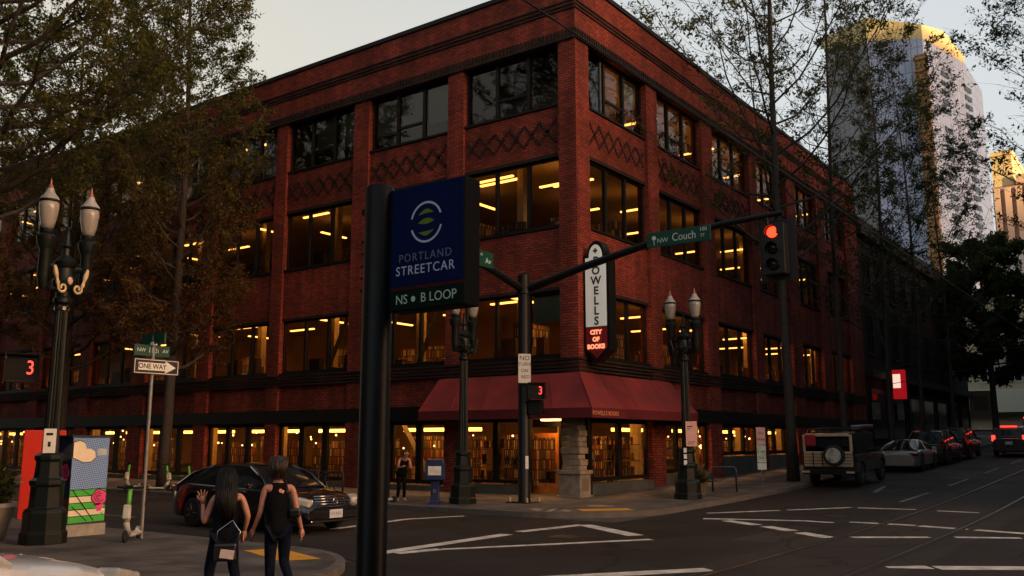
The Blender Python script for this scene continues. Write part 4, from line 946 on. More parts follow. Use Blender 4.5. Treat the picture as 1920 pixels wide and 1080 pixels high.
# hydrant-like base, bike staple, planters
def staple(label, loc, rz):
    t=thing('bike_rack',label,'bike rack',loc,rz,'bike racks'); b=MB(); w_=.42
    b.tube([(-w_,0,0),(-w_,0,.85),(-w_+.06,0,.95),(w_-.06,0,.95),(w_,0,.85),(w_,0,0)],.035,8); b.build('hoop',pm('blue grey steel',(.05,.055,.08),.4,.6),t,smooth=True)
    for s in (-1,1): MB().lathe([(.08,0),(.08,.015)],10,(s*w_,0,0)).build('foot',M_alloy,t)
staple('blue grey bike hoop on the right pavement near the parking signs',(31.4,13.5,.25),R(-60)); staple('dark bike hoop left of the tram pole by the shop windows',(21.9,23.4,.15),R(90)); staple('second dark bike hoop left of the tram pole, nearer the sedan',(21.9,24.6,.15),R(90))
def foliage(name, parent, c, r, n, leaf, m, seed, zs=1.0, spike=False):
    rg=np.random.default_rng(seed); d=rg.normal(size=(n,3)); d/=np.linalg.norm(d,axis=1,keepdims=True); d[:,2]=np.abs(d[:,2]) if spike else d[:,2]
    cc=np.array(c)+d*r*(rg.random((n,1))**.5)*np.array([1,1,zs]); nr_=rg.normal(size=(n,3)); t1=np.cross(nr_,d); t1/=np.linalg.norm(t1,axis=1,keepdims=True)
    t2=d if spike else np.cross(t1,nr_/np.linalg.norm(nr_,axis=1,keepdims=True)); sz=leaf*(.5+rg.random((n,1))); wd=.1 if spike else .45
    V=np.stack([cc-t2*sz,cc+t1*sz*wd,cc+t2*sz,cc-t1*sz*wd],1).reshape(-1,3); return npmesh(name,V,np.arange(n*4).reshape(-1,4),m,parent)
pt=thing('planter','round pale concrete planter with a leafy bush at the left edge','planter',(8.85,19.6,.15)); MB().lathe([(.42,0),(.5,.08),(.62,.62),(.66,.66),(.66,.74),(.58,.74),(.55,.66),(0,.64)],24).build('pot',pm('planter concrete',(.42,.37,.31),.8,var=.15),pt,autos=40); foliage('bush',pt,(0,0,1.1),.62,1500,.08,L_green,5,.85)
ww_=foliage('white_flowers',pt,(.1,-.1,1.15),.6,40,.05,M_white,6)
pt=thing('planter','dark tub of spiky grass at the foot of the right twin lamp','planter',(29.4,13.75,.2)); MB().lathe([(.34,0),(.42,.5),(.44,.52),(.38,.52),(0,.48)],18).build('pot',pm('woven tub',(.10,.085,.06),.85,var=.4,scale=20),pt,autos=40); foliage('grass',pt,(0,0,.55),.5,500,.24,pm('dry grass',(.11,.10,.05),.8,var=.4),8,.9,True)
# news box
nbx=thing('news_box','dark blue newspaper box with a white card in its window','newspaper box',(21.95,18.95,.15),R(-55)); M_blue=pm('blue enamel',(.010,.016,.075),.4,var=.15)
MB().lathe([(.34,0),(.34,.06),(.2,.14),(.17,.5),(.19,.78)],4,ph=R(45)).build('pedestal',M_blue,nbx,bevel=.02); MB().prism([(-.30,.78),(.30,.78),(.30,1.28),(.24,1.40),(-.24,1.40),(-.30,1.28)],-.24,.24).build('box',M_blue,nbx,bevel=.02)
plate('window_card',nbx,-.2,.2,.93,1.2,-.242,pm('news card',(.55,.62,.68),.4)); plate('print',nbx,-.14,.14,1.0,1.1,-.2545,pm('buff print',(.6,.5,.35),.5),.002); plate('coin_plate',nbx,-.05,.05,.4,.5,-.17,M_alloy,.03)
# bike share map stand
ms=thing('map_stand','green and blue lit map stand just right of the tram pole','map stand',(21.95,21.4,.15),R(-60)); MB().box(-.38,.38,-.04,.04,.15,1.9).build('frame',M_black,ms,bevel=.02); MB().box(-.3,.3,-.2,.2,0,.15).build('foot',M_black,ms)
plate('map_panel',ms,-.32,.32,.55,1.1,-.045,emit('map panel',(.10,.42,.35),.18,(.12,.4,.38)),.004); plate('map_header',ms,-.32,.0,1.1,1.5,-.045,emit('map header',(.35,.55,.08),.2,(.3,.5,.1)),.004)
for k in range(5): plate('map_print',ms,-.28+.12*k,-.2+.12*k,.62+.06*(k%3),.8+.05*(k%2),-.0495,pm('map blue',(.12,.3,.55),.5),.002)
# red kiosk at left
rk=thing('red_kiosk','tall red advertising panel behind the left twin lamp','kiosk',(12.6,24.6,.05),R(-30)); MB().box(-.5,.5,0,.14,.0,2.35).build('panel',pm('red panel',(.62,.03,.015),.4,var=.06),rk,bevel=.02)
for k,s_ in enumerate('NEWS'): text('lettering',s_,.3,pm('faded red lettering',(.65,.22,.18),.5),rk,.3,-.004,1.7-.3*k,ext=.002)

# painted utility cabinet
uc=thing('utility_cabinet','street utility cabinet painted with a blue sky, cloud and pink roses','utility cabinet',(10.28,18.9,.15)); M_cab=pm('cabinet navy paint',(.012,.022,.06),.5); W_,Dp=.82,.85
MB().box(-.02,W_+.02,-.02,Dp+.02,0,.24).build('plinth',pm('cabinet plinth',(.36,.33,.28),.8),uc); MB().box(0,W_,0,Dp,.24,2.04).build('body',M_cab,uc,bevel=.01); MB().box(-.03,W_+.03,-.03,Dp+.03,2.042,2.08).build('lid',M_cab,uc)
def art(name,m,pts,k=1,side=False):
    y0=-.0035*k-.001
    if side: 
        n=len(pts); return MB().add([(y0,p[0],p[1]) for p in pts]+[(y0+.003,p[0],p[1]) for p in pts],[tuple(range(n)),tuple(reversed(range(n,2*n)))]+[(i,i+n,(i+1)%n+n,(i+1)%n) for i in range(n)]).build(name,m,uc)
    return MB().prism(pts,y0,y0+.003).build(name,m,uc)
m_,nt_,n_,l_,p_=newmat('dotted blue sky paint'); tc_=n_.new('ShaderNodeTexCoord'); vo_=n_.new('ShaderNodeTexChecker'); vo_.inputs['Scale'].default_value=36; mp_=n_.new('ShaderNodeMapping'); mp_.inputs['Rotation'].default_value=(0,R(35),0); l_.new(tc_.outputs['Object'],mp_.inputs[0]); l_.new(mp_.outputs[0],vo_.inputs['Vector']); vo_.inputs[1].default_value=(.05,.16,.48,1); vo_.inputs[2].default_value=(.32,.48,.75,1); l_.new(vo_.outputs['Color'],p_.inputs['Base Color']); M_skyp=m_
M_cr=pm('cream paint',(.90,.78,.58),.5,var=.05); M_gp=pm('grass green paint',(.07,.52,.06),.5,var=.05); M_pk=pm('pink paint',(.85,.07,.28),.5,var=.05); M_tc=pm('terracotta paint',(.22,.04,.025),.5)
art('sky_paint',M_skyp,[(0.01,.95),(W_-.01,.95),(W_-.01,2.03),(.01,2.03)])
for k in range(5):
    z=.27+.136*k; art('field_stripe',M_gp if k%2==0 else M_cr,[(.01,z),(W_-.01,z+.02),(W_-.01,z+.15),(.01,z+.13)]); art('outline',M_black,[(.01,z+.125),(W_-.01,z+.145),(W_-.01,z+.16),(.01,z+.14)],2)
for (a_,b_) in (((.05,.95),(.55,.3)),((.25,.95),(.8,.62)),((.05,.62),(.4,.3))): art('outline',M_black,[(a_[0],a_[1]),(a_[0]+.025,a_[1]),(b_[0]+.025,b_[1]),(b_[0],b_[1])],3)
def blob(cx,cz,r,lob,ph=0,sx=1,sz=1): return [(cx+sx*(r+lob[1]*abs(math.sin(lob[0]*R(t)/2+ph)))*math.cos(R(t)),cz+sz*(r+lob[1]*abs(math.sin(lob[0]*R(t)/2+ph)))*math.sin(R(t))) for t in range(0,360,8)]
cl_=[(.02,1.62),(.25,1.52),(.42,1.53),(.52,1.62),(.50,1.74),(.40,1.80),(.31,1.80),(.26,1.92),(.14,1.97),(.02,1.93)]
art('cloud',M_cr,cl_,3); art('outline',M_black,[(.27+(p[0]-.27)*1.05,1.74+(p[1]-1.74)*1.07) for p in cl_ if 1][0:10],2)
def rose(cx,cz,s,side=False):
    art('outline',M_black,blob(cx,cz,.16*s,(5,.035*s)),4,side); art('rose',M_pk,blob(cx,cz,.145*s,(5,.03*s)),5,side)
    for k in range(3):
        r_=.045*s*(k+1)-.015*s; a0=40*k; pts=[(cx+r_*math.cos(R(t)),cz+.02*s+r_*math.sin(R(t))) for t in range(a0,a0+250,18)]; pts+= [(cx+(r_-.014*s)*math.cos(R(t)),cz+.02*s+(r_-.014*s)*math.sin(R(t))) for t in range(a0+250,a0-1,-18)]
        art('petal_line',M_black,pts,6,side)
rose(.66,.78,.95); art('rose',M_pk,[(.58,.66),(.76,.66),(.72,.5),(.62,.5)],5); art('leaf',M_gp,[(.6,.36),(.78,.5),(.7,.34)],5)
art('sticker',pm('pale sticker',(.5,.55,.6),.5),[(.55,1.66),(.76,1.66),(.76,1.8),(.55,1.8)],3)
art('cloud',pm('shaded cloud paint',(.16,.16,.18),.5),[(.02,1.6),(.25,1.55),(.4,1.62),(.38,1.74),(.2,1.86),(.02,1.92)],1,True)  # cloud carried round the corner, its shade mixed into the paint
rose(.22,1.3,1.1,True); art('stem',M_gp,[(.19,.8),(.25,.8),(.25,1.1),(.19,1.1)],2,True); art('pot',M_tc,[(.08,.4),(.36,.4),(.42,.78),(.02,.78)],2,True)

# overhead wires
ow_=thing('overhead_wire','thin black tram contact wire crossing the sky above the street','wire',(0,0,0)); MB().tube([(-30,5.4,6.82),(60,5.4,6.95),(200,5.4,10.5)],.012,5).build('wire',M_black,ow_)
for k,(z,lab) in enumerate(((7.6,'upper span wire before the round dark tree'),(6.9,'lower span wire before the round dark tree'))):
    q=thing('span_wire',lab,'wire',(0,0,0),0,'span wires at the far right'); MB().tube([(62+k*2,16.6,z-1.2),(62+k*2,9,z),(62+k*2,-3.0,z+.5)],.02,5).build('wire',M_black,q)
# shop signs on the dark building
ls=thing('lit_sign','red hanging sign with a glowing white panel on the dark building','sign',(66.8,15.7,0),R(-90)); MB().box(-.40,.40,0,.45,5.0,7.0).build('cabinet',emit('red lit cabinet',(.8,.01,.02),.12,(.3,.01,.02)),ls,bevel=.02); plate('lit_panel',ls,-.36,.14,5.75,6.7,-.002,emit('white lit panel',(1,.72,.55),.32,(.6,.5,.4)),.01)
for (x,z,w_,m,lab) in ((64.0,4.1,1.7,pm('grey sign',(.12,.12,.11),.6),'flat grey shop sign on the dark building behind the boxy off road vehicle'),(70.5,4.2,1.7,pm('teal sign',(.10,.16,.18),.6),'flat blue grey shop sign below the red lit sign')):
    q=thing('shop_sign',lab,'sign',(x,16.6,0)); MB().box(-w_/2,w_/2,-.1,0,z-.55,z+.55).build('panel',m,q); plate('print',q,-.5,.5,z-.2,z+.15,-.102,pm('grey print',(.2,.2,.2),.6),.004)
hs=thing('hanging_sign','pale rectangular sign hanging at the far corner of the dark building','sign',(97.5,15.6,0),R(-80)); MB().box(-.95,.95,0,.2,4.3,6.9).build('panel',pm('buff sign',(.30,.22,.14),.6),hs); plate('inner_panel',hs,-.6,.6,5.0,6.4,-.002,pm('dark buff print',(.16,.12,.08),.6),.01)

# ------------------------------------------------------------------ vehicles
def smooth(xs_, pts, s=.06):
    px=[p[0] for p in pts]; pz=[p[1] for p in pts]; w_=np.exp(-.5*(np.arange(-12,13)/6.0)**2); w_/=w_.sum()
    out=[]
    for x in xs_: out.append(float((np.interp(x+np.arange(-12,13)*s/4, px, pz)*w_).sum()))
    return out
def car(name, label, cat, loc, rz, P, paint, group=None, tail=None, head_on=False):
    t=thing(name,label,cat,loc,rz,group); L,Wd,H=P['L'],P['W']/2,P['H']; r=P['r']; wx=P['wheels']
    n=76; X=[-L/2+L*i/(n-1) for i in range(n)]
    top=smooth(X,[(a*L,b) for a,b in P['top']]); hw=smooth(X,[(a*L,b*Wd) for a,b in P['plan']])
    b=MB(); ring=13
    for i,x in enumerate(X):
        bot=P['sill'] + (.06 if abs(x)>L*.46 else 0)
        for w_ in wx:
            if abs(x-w_) < r+.07: bot=max(bot, r+math.sqrt(max(0,(r+.07)**2-(x-w_)**2)))
        tp=top[i]; w_=hw[i]; bot=min(bot,tp-.12); h=tp-bot
        half=[(0,tp+.015),(.5*w_,tp+.012),(.84*w_,tp-.008),(.955*w_,tp-.05),(.992*w_,tp-.13 if h>.2 else tp-.08),(w_*1.0,bot+h*.45),(.985*w_,bot+h*.15)]
        half[6]=(.985*w_,bot+min(.05,h*.15)); pts=half+[(.93*w_,bot)]
        full=[(-y,z) for y,z in reversed(pts[1:])]+pts
        for y,z in full: b.v.append((x,y,z))
    k=len(full)
    for i in range(n-1):
        for j in range(k-1): a=i*k+j; b.f.append((a,a+1,a+k+1,a+k))
        b.f.append((i*k+k-1,i*k,(i+1)*k,(i+1)*k+k-1))
    b.f.append(tuple(reversed(range(k)))); b.f.append(tuple(range((n-1)*k,n*k)))
    b.build('body',paint,t,autos=38)
    # greenhouse
    xr0,xr1,xf1,xf0=[v*L for v in P['house']]; wb,wr=P['wb']*Wd,P['wr']*Wd; belt=P['belt']
    m=30; gl=MB(); xs_=[xr0+(xf0-xr0)*i/(m-1) for i in range(m)]
    zr=smooth(xs_,[(xr0-1,belt[0]-.4*(H-belt[0])/max(.05,xr1-xr0) if 0 else belt[0]-.02),(xr0,belt[0]),(xr1,H-.05),((xr1+xf1)/2,H),(xf1,H-.035),(xf0,belt[1]),(xf0+1,belt[1]-.02)],.035)
    for i,x in enumerate(xs_):
        bl=belt[0]+(belt[1]-belt[0])*(x-xr0)/(xf0-xr0)-.04; z=max(zr[i],bl+.005); f=(z-bl)/(H-bl); wt=wb+(wr-wb)*f
        for y,zz in ((-wb,bl),(-(wb+wt)/2-.012*f,(bl+z)/2),(-wt,z-.03*f),(-wt*.86,z),(0,z+.012*f),(wt*.86,z),(wt,z-.03*f),((wb+wt)/2+.012*f,(bl+z)/2),(wb,bl)): gl.v.append((x,y,zz))
    for i in range(m-1):
        for j in range(8): a=i*9+j; gl.f.append((a,a+1,a+10,a+9))
    gl.build('window_glass',M_carglass,t,autos=35)
    def hz(x): return float(np.interp(x,xs_,zr))
    rf=MB(); R0=[xr1+ (xf1-xr1)*i/8 for i in range(9)]
    for x in R0:
        z=hz(x)
        for y,dz in ((-wr*1.01,-.045),(-wr*.9,.012),(0,.026),(wr*.9,.012),(wr*1.01,-.045)): rf.v.append((x,y,z+dz))
    for i in range(8):
        for j in range(4): a=i*5+j; rf.f.append((a,a+1,a+6,a+5))
    rf.build('roof',P.get('roofm',paint),t,smooth=True)
    for s in (-1,1):
        for (xa,xb) in ((xf0,xf1),(xr0,xr1)):
            bl=belt[1] if xa==xf0 else belt[0]
            MB().tube([(xa,s*wb*1.0,bl-.05),(xa*.55+xb*.45,s*(wb*.55+wr*.45)*1.01,bl+.55*(hz(xb)-bl)),(xb,s*wr*1.0,hz(xb)-.02)],[.045,.04,.04],6).build('pillar',paint,t,smooth=True)
        for fx in P.get('bp',(.5,)):
            x=xr1+(xf1-xr1)*fx; MB().tube([(x-.03,s*(wb+.012),(belt[0]+belt[1])/2-.04),(x,s*(wr+.018),hz(x)-.05)],.035,6).build('pillar',paint,t)
        MB().rbox((xf0-.42,s*(Wd+.09),belt[1]+.06),(.10,.20,.13)).build('mirror',paint,t,bevel=.02)
        for fx in P.get('hd',(.08,-.12)):
            MB().rbox((fx*L,s*(Wd*1.0+.006),belt[0]-.14),(.2,.025,.03)).build('door_handle',P.get('trim',M_chrome),t,bevel=.008)
        for w_ in wx:
            q=MB(); y0=s*(Wd-.12)
            q.lathe([(r*.62,-.11),(r*.9,-.11),(r*.985,-.08),(r,-.04),(r,.04),(r*.985,.08),(r*.9,.11),(r*.62,.11)],26,(w_,y0,r),'Y'); wo=q.build('wheel',M_rubber,t,autos=40)
            q=MB(); q.lathe([(.0,.02),(r*.6,.02),(r*.64,s*.1),(r*.66,s*.1),(r*.60,s*.04 if 0 else .03)],22,(w_,y0,r),'Y')
            for j in range(P.get('spokes',7)):
                a=2*math.pi*j/P.get('spokes',7); q.tube([(w_+.06*math.cos(a),y0+s*.085,r+.06*math.sin(a)),(w_+r*.63*math.cos(a),y0+s*.09,r+r*.63*math.sin(a))],[.035,.025],5)
            q.lathe([(0,s*.1),(.07,s*.1),(.075,s*.07)],12,(w_,y0,r),'Y'); q.build('rim',M_alloy,wo,autos=40)
    yl=Wd*P.get('ly',.72)
    for s in (-1,1):
        c=P['tl']; MB().rbox((c[0]*L,s*c[1]*Wd,c[2]),(c[3],c[4],c[5]),rz=s*c[6]).build('tail_light',tail or M_tail,t,bevel=.03)
        c=P['hl']; MB().rbox((c[0]*L,s*c[1]*Wd,c[2]),(c[3],c[4],c[5]),rz=-s*c[6],ry=.2).build('headlight',M_hl,t,bevel=.04)
    for (xx,z) in P['plates']: MB().box(xx-.012,xx+.012,-.19,.19,z-.09,z+.09).build('number_plate',M_plate,t)
    return t
M_tail=pm('red tail lens',(.16,.010,.010),.2,var=.1,coat=.5); M_hl=pm('clear headlight',(.55,.52,.46),.15,coat=.6); M_tailon=emit('lit tail lamp',(1,.035,.02),1.2,(.3,.01,.01))
def paintm(name,c,r=.22,metal=.0): return pm(name,c,r,metal,var=.12,scale=3,coat=.7)
M_blackp=paintm('black car paint',(.010,.009,.009)); M_silver=paintm('silver car paint',(.28,.27,.25),.3,.4); M_char=paintm('charcoal car paint',(.022,.020,.019)); M_whitep=paintm('white car paint',(.80,.79,.76),.25); M_maroon=paintm('dark maroon paint',(.06,.012,.012))
SED=dict(L=5.15,W=1.98,H=1.56,r=.36,wheels=(-1.55,1.58),sill=.24,top=[(-.52,.80),(-.49,1.0),(-.40,1.09),(-.3,1.08),(.12,1.02),(.22,1.0),(.38,.90),(.46,.80),(.49,.66),(.52,.5)],plan=[(-.52,.78),(-.47,.90),(-.35,.985),(0,1),(.3,.985),(.42,.93),(.48,.82),(.52,.66)],
  house=(-.44,-.24,.06,.245),wb=.90,wr=.66,belt=(1.07,1.0),bp=(.42,),tl=(-.475,.78,.93,.3,.26,.16,.35),hl=(.455,.80,.74,.42,.26,.17,.5),plates=((-2.57,.85),))
sed=car('sedan','black sedan with chrome grille behind the two walking women','car',(15.2,18.75,0),R(-90),SED,M_blackp)
fx=5.15/2
gb=MB()
for k in range(5): 
    z=.62+.058*k; gb.tube([(fx-.10-.02*k,-.52,z),(fx-.015-.02*k,-.25,z),(fx+.0-.02*k,0,z),(fx-.015-.02*k,.25,z),(fx-.10-.02*k,.52,z)],.013,6)
gb.build('grille',M_chrome,sed,smooth=True)
ring_=MB(); ring_.tube([(fx-.10,.0+.07*math.cos(R(a)),.735+.07*math.sin(R(a))) for a in range(0,361,30)],.014,6); ring_.v=[(x+.095,y,z) for x,y,z in ring_.v]; ring_.build('emblem',M_chrome,sed,smooth=True)
MB().rbox((fx+.0,.0,.45),(.05,1.7,.20)).build('bumper',paintm('bumper black',(.012,.011,.011)),sed,bevel=.06)
MB().box(fx+.028,fx+.04,-.2,.2,.36,.55).build('number_plate',M_plate,sed); text('plate_lettering','512 KLD',.085,pm('plate blue',(.05,.09,.25),.5),sed,fx+.0415,0,.455,rz=R(90),ext=.0005)
MB().rbox((fx+.01,0,.30),(.06,1.5,.05)).build('chrome_strip',M_chrome,sed,bevel=.02)
for s in (-1,1): MB().lathe([(0,-.02),(.06,0),(.08,.02)],12,(fx-.12,s*.72,.42),'X').build('fog_lamp',M_hl,sed)
WHT=dict(SED); WHT.update(H=1.5,plates=())
car('white_car','white car cut off by the lower left picture corner','car',(2.8,9.25,0),R(0),WHT,M_whitep).scale=(1,1,1.075)
# boxy off road vehicle
BOX=dict(L=5.1,W=2.0,H=2.1,r=.42,wheels=(-1.5,1.65),sill=.5,top=[(-.52,1.28),(-.5,1.30),(.2,1.28),(.24,1.25),(.44,1.2),(.49,1.15),(.52,1.0)],plan=[(-.52,.97),(-.48,1),(.4,1),(.47,.97),(.52,.9)],house=(-.495,-.485,.11,.22),wb=.97,wr=.86,belt=(1.3,1.28),bp=(.3,.62),
  tl=(-.502,.90,1.0,.05,.12,.28,0),hl=(.49,.72,1.0,.1,.26,.2,0),plates=(),spokes=6,trim=M_black,roofm=M_blackp)
suv=car('off_road_car','boxy black off road car with beige rear door, spare wheel and red bag','car',(38.9,11.35,.45),R(1),BOX,M_blackp); suv.rotation_euler[1]=-.033
xr=-2.56; M_beige=pm('beige paint',(.52,.36,.22),.4,var=.1)
b=MB(); b.box(xr-.05,xr,-.93,.93,.78,1.36); b.box(xr-.045,xr+.01,-.95,-.84,1.36,2.0); b.box(xr-.045,xr+.01,.84,.95,1.36,2.0); b.box(xr-.045,xr+.01,-.84,.84,1.93,2.05); b.build('rear_door',M_beige,suv,bevel=.02)
b=MB(); 
for y in (.55,.2): b.tube([(xr-.10,y,.8),(xr-.10,y,1.35)],.02,6)
for z in (.9,1.02,1.14,1.26): b.tube([(xr-.09,.93,z),(xr-.09,-.93,z)],.012,6)
b.build('ladder',M_black,suv)
b=MB(); b.lathe([(0,.0),(.36,.0),(.40,.04),(.40,.2),(.36,.24),(0,.25)],26,(xr-.3,-.28,1.22),'X'); sp=b.build('spare_wheel',M_rubber,suv,autos=40)
b=MB(); b.lathe([(0,0),(.27,.0),(.29,.01)],26,(xr-.312,-.28,1.22),'X'); b.build('spare_cover',pm('spare cover print',(.36,.34,.3),.5,var=.6,scale=5),sp)
b=MB(); b.rbox((xr-.1,.62,1.78),(.18,.42,.46)); b.build('red_bag',pm('red cloth bag',(.28,.006,.02),.8),suv,bevel=.07)
b=MB(); b.box(xr-.14,xr+.05,-.98,.98,.48,.66); b.build('bumper',M_black,suv,bevel=.02)
for y in (-.85,.85): MB().box(xr-.155,xr-.141,y-.15,y+.15,.55,.62).build('bumper_light',M_beige,suv)
b=MB()
for y in (-.85,.85): b.tube([(-2.3,y,2.2),(1.0,y,2.2)],.03,6)
for x in (-2.3,-1.5,-.6,.3,1.0): b.tube([(x,-.85,2.2),(x,.85,2.2)],.022,6); b.tube([(x,-.85,2.08),(x,-.85,2.2)],.02,5); b.tube([(x,.85,2.08),(x,.85,2.2)],.02,5)
b.build('roof_rack',M_black,suv); MB().box(-1.0,1.0,-.9,-.5,2.23,2.33).build('roof_box',M_alloy,suv,bevel=.03)
COUPE=dict(L=4.7,W=1.98,H=1.42,r=.36,wheels=(-1.35,1.3),sill=.22,top=[(-.52,.66),(-.49,.82),(-.43,.93),(-.3,1.0),(.1,.96),(.2,.92),(.4,.78),(.49,.6),(.52,.45)],plan=[(-.52,.75),(-.46,.92),(-.3,1),(0,.95),(.3,.98),(.45,.85),(.52,.6)],house=(-.41,-.05,.06,.24),wb=.86,wr=.58,belt=(.95,.94),bp=(.5,),tl=(-.465,.74,.80,.3,.34,.12,.5),hl=(.43,.75,.74,.3,.28,.2,.5),plates=((-2.33,.5),))
cp=car('coupe','low silver coupe parked ahead of the boxy off road car','car',(48.6,11.2,.78),R(0),COUPE,M_silver,group='cars parked along the kerb'); cp.rotation_euler[1]=-.034
HAT=dict(L=4.8,W=1.95,H=1.78,r=.38,wheels=(-1.4,1.45),sill=.26,top=[(-.52,.9),(-.5,1.08),(-.45,1.12),(.2,1.06),(.26,1.02),(.42,.92),(.49,.72),(.52,.5)],plan=[(-.52,.82),(-.47,.95),(-.3,1),(.3,.99),(.45,.9),(.52,.7)],house=(-.48,-.40,.08,.29),wb=.92,wr=.74,belt=(1.1,1.04),bp=(.25,.62),tl=(-.485,.84,1.08,.14,.2,.36,.2),hl=(.45,.78,.8,.4,.28,.18,.5),plates=((-2.42,.8),))
c=car('hatchback','dark charcoal hatchback parked uphill of the silver coupe','car',(54.4,11.1,.97),R(0),HAT,M_char,group='cars parked along the kerb'); c.rotation_euler[1]=-.034
c=car('hatchback','dark maroon car last in the parked row, red tail lens lit','car',(60.3,11.1,1.17),R(0),HAT,M_maroon,group='cars parked along the kerb'); c.rotation_euler[1]=-.034
c=car('estate_car','dark car with glowing red brake lights driving uphill','car',(64.2,8.55,1.3),R(0),HAT,M_char,tail=M_tailon); c.rotation_euler[1]=-.034
MB().box(-2.02,-1.98,-.45,.45,1.72,1.80).build('brake_light',M_tailon,c)
c=car('delivery_van','taller vehicle with red brake lights at the right picture edge','van',(74,8.2,1.62),R(0),dict(HAT,H=2.2,house=(-.49,-.45,.1,.3)),M_char,tail=M_tailon); c.rotation_euler[1]=-.034
MB().box(-2.32,-2.24,-.7,.7,2.12,2.22).build('brake_light',M_tailon,c)

# ------------------------------------------------------------------ scooters and a bicycle
M_lime=pm('lime green paint',(.12,.45,.06),.4,var=.1); M_scw=pm('scooter white',(.55,.52,.45),.45,var=.1)
def scooter(label, loc, rz, lean=0.0):
    t=thing('electric_scooter',label,'scooter',loc,rz,'parked electric scooters')
    MB().rbox((-.1,0,.14),(.72,.19,.07)).build('deck',M_scw,t,bevel=.025)
    MB().tube([(.24,0,.16),(.36,0,.30),(.42,0,.42)],[.06,.065,.06],8).build('neck',M_scw,t,smooth=True)
    MB().tube([(.42,0,.42),(.40,0,.5),(.365,0,.72)],[.06,.075,.06],10).build('lower_stem',M_scw,t,smooth=True)
    MB().tube([(.365,0,.70),(.30,0,1.10)],[.05,.042],10).build('stem',M_lime,t,smooth=True)
    MB().tube([(.30,-.27,1.12),(.29,-.1,1.1),(.29,.1,1.1),(.30,.27,1.12)],.022,8).build('handlebar',M_black,t,smooth=True)
    MB().rbox((.33,0,1.12),(.08,.12,.07)).build('display',M_black,t,bevel=.015); MB().rbox((.45,0,.62),(.10,.15,.3),ry=-.17).build('battery_case',M_scw,t,bevel=.03)
    for x,r_ in ((.46,.125),(-.50,.115)):
        w_=MB(); w_.lathe([(r_*.5,-.028),(r_*.92,-.028),(r_,-.012),(r_,.012),(r_*.92,.028),(r_*.5,.028)],18,(x,0,r_),'Y'); wo=w_.build('wheel',M_rubber,t,autos=40)
        MB().lathe([(0,-.02),(r_*.52,-.02),(r_*.52,.02),(0,.02)],14,(x,0,r_),'Y').build('hub',M_alloy,wo)
    f=MB()
    for k in range(6):
        a0,a1=R(20+25*k),R(45+25*k); f.add([(-.50+.15*math.cos(a),y,.115+.15*math.sin(a)) for a in (a0,a1) for y in (-.045,.045)],[(0,1,3,2)])
    f.build('mudguard',M_scw,t)
    MB().tube([(-.02,.08,.12),(-.06,.2,.01)],.012,6).build('kickstand',M_black,t)
    t.rotation_euler[0]=lean; t.scale=(.95,.95,.95); return t
s0=scooter('electric scooter with green stem beside the one way post, white deck toward us',(10.72,17.22,.15),R(222))
for (x,y,rz,lab) in ((21.6,31.5,-80,'electric scooter on the far kerb right of the bronze tree trunk'),(21.7,33.2,-60,'electric scooter on the far kerb just left of the one way post'),(21.7,29.6,-95,'electric scooter on the far kerb half behind the black sedan'),(21.7,35.0,200,'electric scooter lying across the far kerb at the left'),(21.6,21.0,150,'electric scooter parked on the kerb beside the map stand')):
    q=dup(s0,(x,y,.15),R(rz),lab)
def bicycle(label,loc,rz):
    t=thing('bicycle',label,'bicycle',loc,rz); r_=.34
    for x in (-.52,.52):
        w_=MB(); w_.tube([(x+r_*math.cos(R(a)),0,r_+r_*math.sin(R(a))) for a in range(0,361,15)],.02,6); wo=w_.build('wheel',M_rubber,t,smooth=True)
        q=MB()
        for k in range(10): a=2*math.pi*k/10; q.tube([(x,0,r_),(x+r_*math.cos(a),0,r_+r_*math.sin(a))],.003,3)
        q.build('spokes',M_alloy,wo)
    f=MB(); A,B,C_,D_,E_=(-.52,0,r_),(-.08,0,.3),(-.22,0,.82),(.36,0,.85),(.52,0,r_)
    for p,q in ((A,B),(A,C_),(B,C_),(B,D_),(C_,D_),(D_,E_)): f.tube([p,q],.018,6)
    f.build('frame',M_black,t); MB().rbox((-.24,0,.92),(.26,.13,.06)).build('saddle',M_black,t,bevel=.025); MB().tube([(.30,-.28,1.0),(.38,-.1,.98),(.36,0,.88),(.38,.1,.98),(.30,.28,1.0)],.014,6).build('handlebar',M_black,t,smooth=True); return t
bicycle('dark bicycle locked at the hoops left of the tram pole',(21.75,24.0,.15),R(85))

